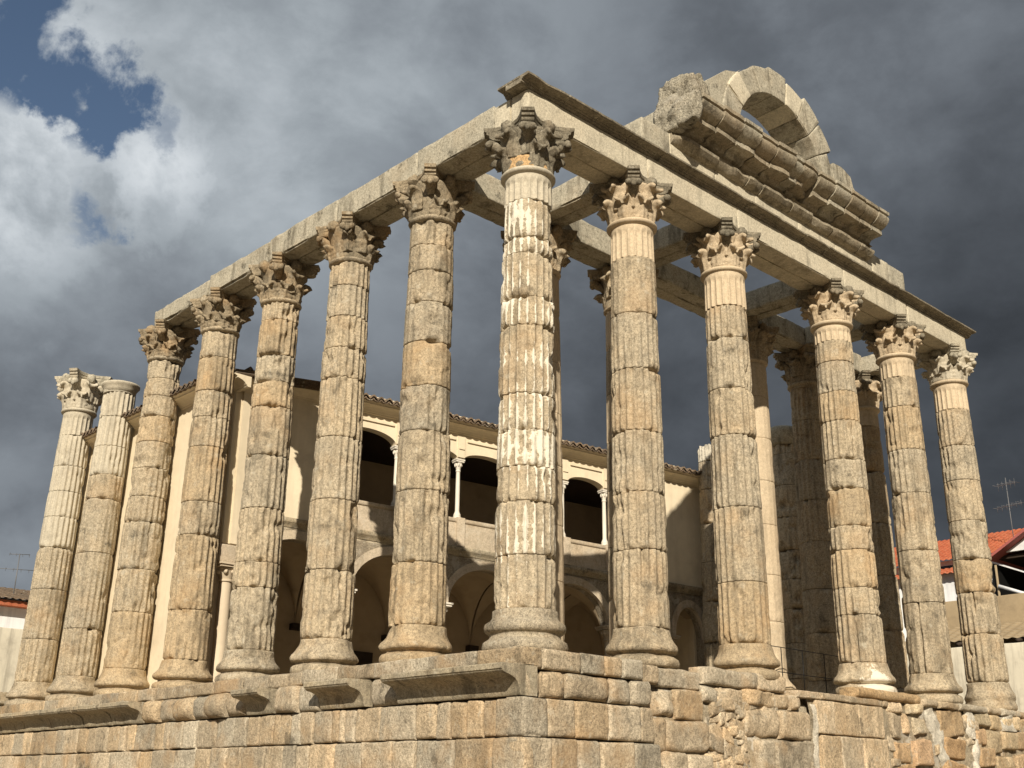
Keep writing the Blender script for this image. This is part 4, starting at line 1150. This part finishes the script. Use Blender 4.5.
# flat mouldings over the loggia, broken by a pilaster strip above every colonnette
for i in range(6):
    V, F = fbox(FAC, cx_[i] + .16, cx_[i + 1] - .16, -.05, .04, 5.85, 5.90); place('label_moulding', V, F, M_CREAM, pal, smooth=False)
for s in cx_[1:6]:
    V, F = fbox(FAC, s - .088, s + .088, -.05, .03, 5.48, 5.95); place('pilaster_strip', V, F, M_CREAM, pal, smooth=False)
    V, F = fbox(FAC, s - .07, s + .07, .03, .055, 5.66, 5.70); place('strip_sill', V, F, M_CREAM, pal, smooth=False)
# rooms behind: floor, back walls, groin vault, ceiling
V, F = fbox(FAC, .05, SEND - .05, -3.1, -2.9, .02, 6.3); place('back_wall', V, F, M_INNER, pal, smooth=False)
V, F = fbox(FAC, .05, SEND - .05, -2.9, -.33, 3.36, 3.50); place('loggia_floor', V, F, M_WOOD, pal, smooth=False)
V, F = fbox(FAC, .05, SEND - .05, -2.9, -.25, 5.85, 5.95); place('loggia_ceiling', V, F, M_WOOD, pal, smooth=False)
for i in range(6):
    a, b = lx[i] + .02, lx[i + 1] - .02; n, m_ = 26, 24; c = (a + b) / 2; w = (b - a) / 2; d0, d1 = .34, 2.88; dc, dw = (d0 + d1) / 2, (d1 - d0) / 2; V = []
    for j in range(m_ + 1):
        dpt = d0 + (d1 - d0) * (1 - math.cos(math.pi * j / m_)) / 2
        for k in range(n + 1):
            s = a + (b - a) * (1 - math.cos(math.pi * k / n)) / 2
            z = 1.90 + 1.36 * max(math.sqrt(max(0, 1 - ((s - c) / w) ** 2)), math.sqrt(max(0, 1 - ((dpt - dc) / dw) ** 2)))
            V.append(fpt(FAL, s, -dpt, z))
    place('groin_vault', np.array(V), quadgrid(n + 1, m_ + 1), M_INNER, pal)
for s in lx[1:6]:
    V, F = fbox(FAL, s - .13, s + .13, -2.9, -2.68, 1.78, 1.91); place('vault_corbel', V, F, M_WOOD, pal, smooth=False)
for s, z0, z1, w in ((3.75, 0.05, 1.5, .55), (5.5, 3.55, 5.2, .5), (8.5, 3.55, 5.2, .5), (2.6, 3.55, 5.2, .45)):
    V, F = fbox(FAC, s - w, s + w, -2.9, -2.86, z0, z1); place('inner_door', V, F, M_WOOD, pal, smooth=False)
# left side walls, corner pier, right end wall
V, F = fbox(SID, 9.2, 16.85, -.6, .0, 0, 6.22); place('side_wall', V, F, M_CREAM, pal, smooth=False)
V, F = box(.735, 1.03, 9.0, 10.6, 2.86, 6.22); place('corner_pilaster', V, F, M_CREAM, pal, smooth=False)
V, F = box(.58, .733, 9.05, 9.19, 2.86, 6.18); place('corner_pilaster', V, F, M_CREAM, pal, smooth=False)
V, F = box(1.032, 1.5, 9.86, 10.6, 0, 6.7); place('return_wall', V, F, M_CREAM, pal, smooth=False)
V, F = rough_box(.42, 1.00, 8.84, 9.195, 2.44, 2.80, .07, .03, .02, 33, chip=.1); place('impost_block', V, F, M_PARAPET, pal, merge=2e-4)
colonnette('arcade_column', Frame((.72, 9.02, 0), (1, 0, 0), (0, -1, 0)), 0, 0, 0, 2.435, .125, M_TANMARBLE, pal, .30, .22)
V, F = box(.50, .60, 9.06, 9.19, 0, 2.435); place('jamb', V, F, M_TANMARBLE, pal, smooth=False)
V, F = sweep([(-.05, 5.98), (.02, 5.98), (.05, 6.02), (.10, 6.10), (.20, 6.16), (.22, 6.22), (-.05, 6.22)], (.70, 9.0, 0), (1.08, 9.0, 0), (0, -1, 0), 2); place('pier_cornice', V, F, M_CREAM, pal, smooth=False)
V, F = fbox(Frame(fpt(FAC, SEND, 0, 0), nin, dd), .33, 9, -.3, 0, 0, 6.4); place('end_wall', V, F, M_CREAM, pal, smooth=False)
V, F = box(1.8, 12.6, 13.2, 16.8, 0, 5.4); place('rear_block', V, F, M_CREAM, pal, smooth=False)


def eave(fr, s0, s1, zt, parent, depth=4.2, over=.42, name='eave'):
    """hollow plaster cornice, a row of barrel tiles on it and the tiled slope behind"""
    a, b = fpt(fr, s0, 0, 0), fpt(fr, s1, 0, 0)
    zk = zt * fr.k
    pr = [(-.05, zk - .28), (.02, zk - .28), (.035, zk - .265), (.035, zk - .25), (.06, zk - .24), (.09, zk - .205), (.15, zk - .165), (.23, zk - .14), (.27, zk - .135), (.27, zk - .11), (.30, zk - .10), (.33, zk - .08), (.33, zk - .06), (-.05, zk - .06)]
    V, F = sweep(pr, a, b, fr.out, max(2, int((s1 - s0) / .5)), 0); place('eave_cornice', V, F, M_CREAM, parent, smooth=False)
    n = max(1, int(round((s1 - s0) / .19))); pitch = (s1 - s0) / n; V = []; sl = .12
    ns = n * 8
    for j, o in enumerate((over, over, over - .03, .2, -.3, -1., -2., -depth)):
        for i in range(ns + 1):
            s = s0 + (s1 - s0) * i / ns; ph = (i % 8) / 8 * 2 * math.pi
            k = .5 + .5 * math.cos(ph)
            h = .075 * (k ** .7) + (0 if j else -.035)
            jit = (.018 * (vnoise([[round(i / 8) * 1.7, 3.1, 0]], 4)[0] - .5))
            V.append(fpt(fr, s, o + jit * 2, zt - .045 + h + (over - o) * sl + jit))
    rt_ = place('roof', np.array(V), quadgrid(ns + 1, 8), M_TILE, parent, smooth=False)
    # under tiles, seen as scallops along the edge
    mb = MB()
    for i in range(n):
        c = s0 + pitch * (i + .5); pts = []
        for q in range(7):
            t = math.pi * q / 6; pts.append((math.cos(t) * pitch * .52, -math.sin(t) * .055 - .045))
        VV = []
        for o in (over - .02, over - .45):
            for (x, z) in pts: VV.append(fpt(fr, c + x, o, zt + z + (over - o) * sl))
            for (x, z) in pts[::-1]: VV.append(fpt(fr, c + x * .8, o, zt + z + .018 + (over - o) * sl))
        mb.add(np.array(VV), quadgrid(14, 2, True) + [tuple(range(14))])
    placeMB('eave_tiles', mb, M_TILE, rt_, smooth=False)


eave(FAC, -.30, SEND + .12, 6.27, pal)
eave(Frame((.60, 0, 0), (0, 1, 0), (-1, 0, 0)), 8.62, 9.14, 6.24, pal, .45, .34)
for a, b in ((9.80, 11.0), (12.15, 13.1), (14.40, 15.3)):
    eave(SID, a, b, 6.25, pal, .5)
V = [fpt(SID, s, o, z) for s in (10.1, 16.85) for o, z in ((0.02, 6.235), (-6, 7.0), (-12, 6.235))]
place('rear_roof', np.array(V), [(0, 1, 4, 3), (1, 2, 5, 4)], M_TILE, pal, smooth=False)


# ------------------------------------------------------------------ thin railing between the porch columns
rl = thing('railing', 'thin dark metal handrail between the shaded inner columns', 'railing', (9, 1.45, 0))
for z in (.93, .48):
    V, F = tube([(7.3, 1.45, z), (10.2, 1.45, z)], .008, 8); place('rail', V, F, M_IRON_SHADE, rl)
for x in (7.32, 8.0, 8.7, 9.45, 10.18):
    V, F = tube([(x, 1.45, 0), (x, 1.45, .93)], .009, 8); place('post', V, F, M_IRON_SHADE, rl)

# ------------------------------------------------------------------ houses beyond


def tiled_slope(name, p0, p1, p2, p3, mat, parent, pitch=.24):
    """corrugated slope; p0-p1 eave, p3-p2 ridge"""
    p0, p1, p2, p3 = [np.array(p, float) for p in (p0, p1, p2, p3)]
    L = np.linalg.norm(p1 - p0); n = max(2, int(L / pitch)); ns = n * 6; W = np.linalg.norm(p3 - p0); m_ = max(2, int(W / .38))
    nrm = np.cross(p1 - p0, p3 - p0); nrm /= np.linalg.norm(nrm); nrm = nrm if nrm[2] > 0 else -nrm
    V = []
    for j in range(m_ + 1):
        for r_ in (0, 1):
            t = min(1, (j + r_ * .98) / (m_ + 1))
            for i in range(ns + 1):
                u = i / ns; q = (p0 + (p1 - p0) * u) * (1 - t) + (p3 + (p2 - p3) * u) * t
                h = .045 * (.5 + .5 * math.cos(2 * math.pi * (i % 6) / 6)) + (.028 if r_ == 0 else 0)
                V.append(q + nrm * h)
    return place(name, np.array(V), quadgrid(ns + 1, 2 * (m_ + 1)), mat, parent, smooth=False)


hA = thing('house', 'white two-storey house with bright red tiled roofs beyond the right end of the temple', 'house', (36, 13, -3.27))
V, F = box(34, 42, 9.6, 15.6, -3.27, 6.95); place('wall', V, F, M_WHITE, hA, smooth=False)
V, F = box(35.0, 42, 6.4, 15.4, 6.6, 7.60); place('upper_wall', V, F, M_WHITE, hA, smooth=False)
V, F = box(34.985, 34.995, 10.0, 12.2, 6.98, 7.40); place('window', V, F, M_GLASS, hA, smooth=False)
tiled_slope('roof', (33.6, 9.5, 6.78), (33.6, 15.7, 6.78), (35.1, 15.7, 7.30), (35.1, 9.5, 7.30), M_RED, hA)
tiled_slope('roof', (34.5, 6.2, 7.50), (34.5, 15.6, 7.50), (38.6, 15.6, 9.25), (38.6, 6.2, 9.25), M_RED, hA)
V, F = box(33.86, 34.02, 12.75, 13.4, 2.4, 6.2); place('pilaster', V, F, M_STAINED, hA, smooth=False)
hB = thing('house', 'lower white house with a red roof glimpsed left of the dark broken columns', 'house', (36, 19, -3.27))
V, F = box(34, 42, 15.75, 24, -3.27, 6.5); place('wall', V, F, M_WHITE, hB, smooth=False)
tiled_slope('roof', (33.6, 15.7, 6.42), (33.6, 24.1, 6.42), (38, 24.1, 8.1), (38, 15.7, 8.1), M_RED, hB)
V, F = box(33.97, 33.995, 18.2, 19.0, 4.0, 5.4); place('window', V, F, M_GLASS, hB, smooth=False)

sh = thing('shed', 'open shed, shade painted black inside, under faded red sheet roof and white gable at right', 'shed', (31.5, 6, -3.27))
k = (31.5 + 10.465) / (34 + 10.465)


def sx(y, z): return (y + 10.7715) * k - 10.7715, (z + 1.678) * k - 1.678


a = sx(8.65, 7.10); b = sx(6.6, 8.28); c = sx(2.5, 6.4)
zb_ = a[1] + .30; ya = a[0] + (b[0] - a[0]) * .30 / (b[1] - a[1]); yc = c[0] + (b[0] - c[0]) * (zb_ - c[1]) / (b[1] - c[1])
V = np.array([(x, y, z) for x in (31.5, 31.62) for (y, z) in ((ya, zb_), (b[0], b[1]), (yc, zb_))])
place('gable', V, [(0, 1, 2), (5, 4, 3), (0, 3, 4, 1), (1, 4, 5, 2), (2, 5, 3, 0)], M_WHITE, sh, smooth=False)
for (p, q) in ((a, b), (c, b)):
    th = .10
    V = np.array([(x, y, z + dz) for x in (31.05, 38) for (y, z) in (p, q) for dz in (.02, .02 + th)])
    place('roof', V, [(0, 2, 3, 1), (4, 5, 7, 6), (0, 1, 5, 4), (2, 6, 7, 3), (1, 3, 7, 5), (0, 4, 6, 2)], M_PINK, sh, smooth=False)
V, F = box(36, 37, c[0], a[0] + 1.2, -3.27, a[1]); place('back_wall', V, F, M_IRON_SHADE, sh, smooth=False)  # black colour stands in for the shade deep inside the open shed
V, F = box(31.7, 36, a[0] + .05, a[0] + .2, -3.27, a[1] - .02); place('side_wall', V, F, M_IRON_SHADE, sh, smooth=False)  # also coloured black as the shed's inner shade
V, F = box(31.7, 37, c[0], a[0], a[1] + .1, a[1] + .22); place('ceiling', V, F, M_WOOD, sh, smooth=False)
for y in (8.62, 7.0, 4.6):
    p = sx(y, 5.5); V, F = tube([(31.6, p[0], -3.2), (31.6, p[0], a[1] - .1)], .045, 8); place('post', V, F, M_BROWNW, sh)
p = sx(8.55, 6.15); q = sx(7.6, 5.75)
V, F = tube([(31.5, p[0], p[1]), (31.5, q[0], q[1]), (31.5, q[0] - 2.5, q[1] - 1.2)], .07, 6); place('white_rail', V, F, M_WHITE, sh)

bw = thing('rendered_wall', 'rough brown rendered wall standing below the open shed', 'wall', (30, 4, -3.27))
V, F = rough_box(30, 30.35, -6, 9.9, -3.27, 5.12, .5, .04, .03, 71); place('wall_face', V, F, M_BROWNW, bw)
lean_ = thing('lean_to_roof', 'collapsing brown lean-to roof against the rough brown wall', 'roof', (28.6, 4, -3.27))
tiled_slope('roof_sheet', (27.2, -5, 2.95), (27.2, 9.3, 3.30), (29.98, 9.6, 4.15), (29.98, -5, 3.95), M_BROWNW, lean_, .35)
V, F = box(29.0, 29.98, -5, 9.2, -3.27, 2.9); place('support_wall', V, F, M_BROWNW, lean_, smooth=False)
for k_, y in enumerate((8.9, 7.2, 5.2, 3.0)):
    V, F = tube([(27.1, y, 3.2 - .03 * k_), (29.9, y - .8, 4.0)], .07, 6); place('beam', V, F, M_WOOD, lean_)
pw = thing('plastered_yard_wall', 'tall pale yard wall streaked with grey damp behind the right-hand columns', 'wall', (26, 4, -3.27))
V, F = rough_box(26, 26.3, -7, 10.2, -3.27, 2.95, .5, .03, .02, 73); place('wall_face', V, F, M_STAINED, pw)
for k_ in range(9):       # loose stones heaped on top
    V, F = blob((26.15, 9.5 - k_ * .22, 3.0 + .1 * (k_ % 2)), (.16, .20, .14), 40 + k_, .3); tag(place('loose_stone', V, F, M_RUBBLE), 'whitish loose stone in the heap on top of the yard wall', 'stone', 'loose stones on the yard wall')


def antenna(name, label, x, y, z0, z1, bars, ang):
    t = thing(name, label, 'antenna', (x, y, z0))
    V, F = tube([(x, y, z0), (x, y, z1)], .018, 8); place('mast', V, F, M_METAL, t)
    ca, sa = math.cos(ang), math.sin(ang)
    for (z, L, n, w) in bars:
        V, F = tube([(x - ca * L, y - sa * L, z), (x + ca * L, y + sa * L, z + .06)], .011, 6); place('boom', V, F, M_METAL, t)
        mb = MB()
        for i in range(n):
            u = (-1 + 2 * i / max(1, n - 1)) * L * .95
            px, py = x + ca * u, y + sa * u
            mb.add(*tube([(px + sa * w, py - ca * w, z + .03), (px - sa * w, py + ca * w, z + .03)], .008, 5))
            mb.add(*tube([(px, py, z - w * .6), (px, py, z + w * .6)], .007, 5))
        placeMB('elements', mb, M_METAL, t)
    return t


antenna('tv_antenna', 'tall television antenna rising over the red roofs on the right', 35.5, 8.35, 7.3, 10.75, ((10.45, .45, 5, .30), (9.55, .65, 6, .22)), R(70))

hL = thing('house', 'white-walled house with a brown tile eave and damp grey lower wall at the far left', 'house', (0, 30, -3.27))
V, F = box(-14, 9, 30, 38, -3.27, 4.5); place('upper_wall', V, F, M_WHITE, hL, smooth=False)
V, F = rough_box(-14, 9, 29.3, 29.98, -3.27, 3.42, .6, .03, .02, 75); place('lower_wall', V, F, M_STAINED, hL)
tiled_slope('roof', (-14.3, 29.45, 4.38), (9.3, 29.45, 4.38), (9.3, 34, 5.45), (-14.3, 34, 5.45), M_TILE, hL)
V, F = box(-14.2, 9.2, 29.6, 29.99, 4.2, 4.38); place('eave_board', V, F, M_RED, hL, smooth=False)
V, F = box(1.0, 2.1, 29.96, 29.995, 3.5, 4.15); place('window', V, F, M_GLASS, hL, smooth=False)
antenna('tv_antenna', 'small bent antenna over the tiled house on the far left', 5.0, 31.5, 4.6, 6.35, ((5.75, .7, 6, .10), (6.3, .35, 4, .08)), R(-10))
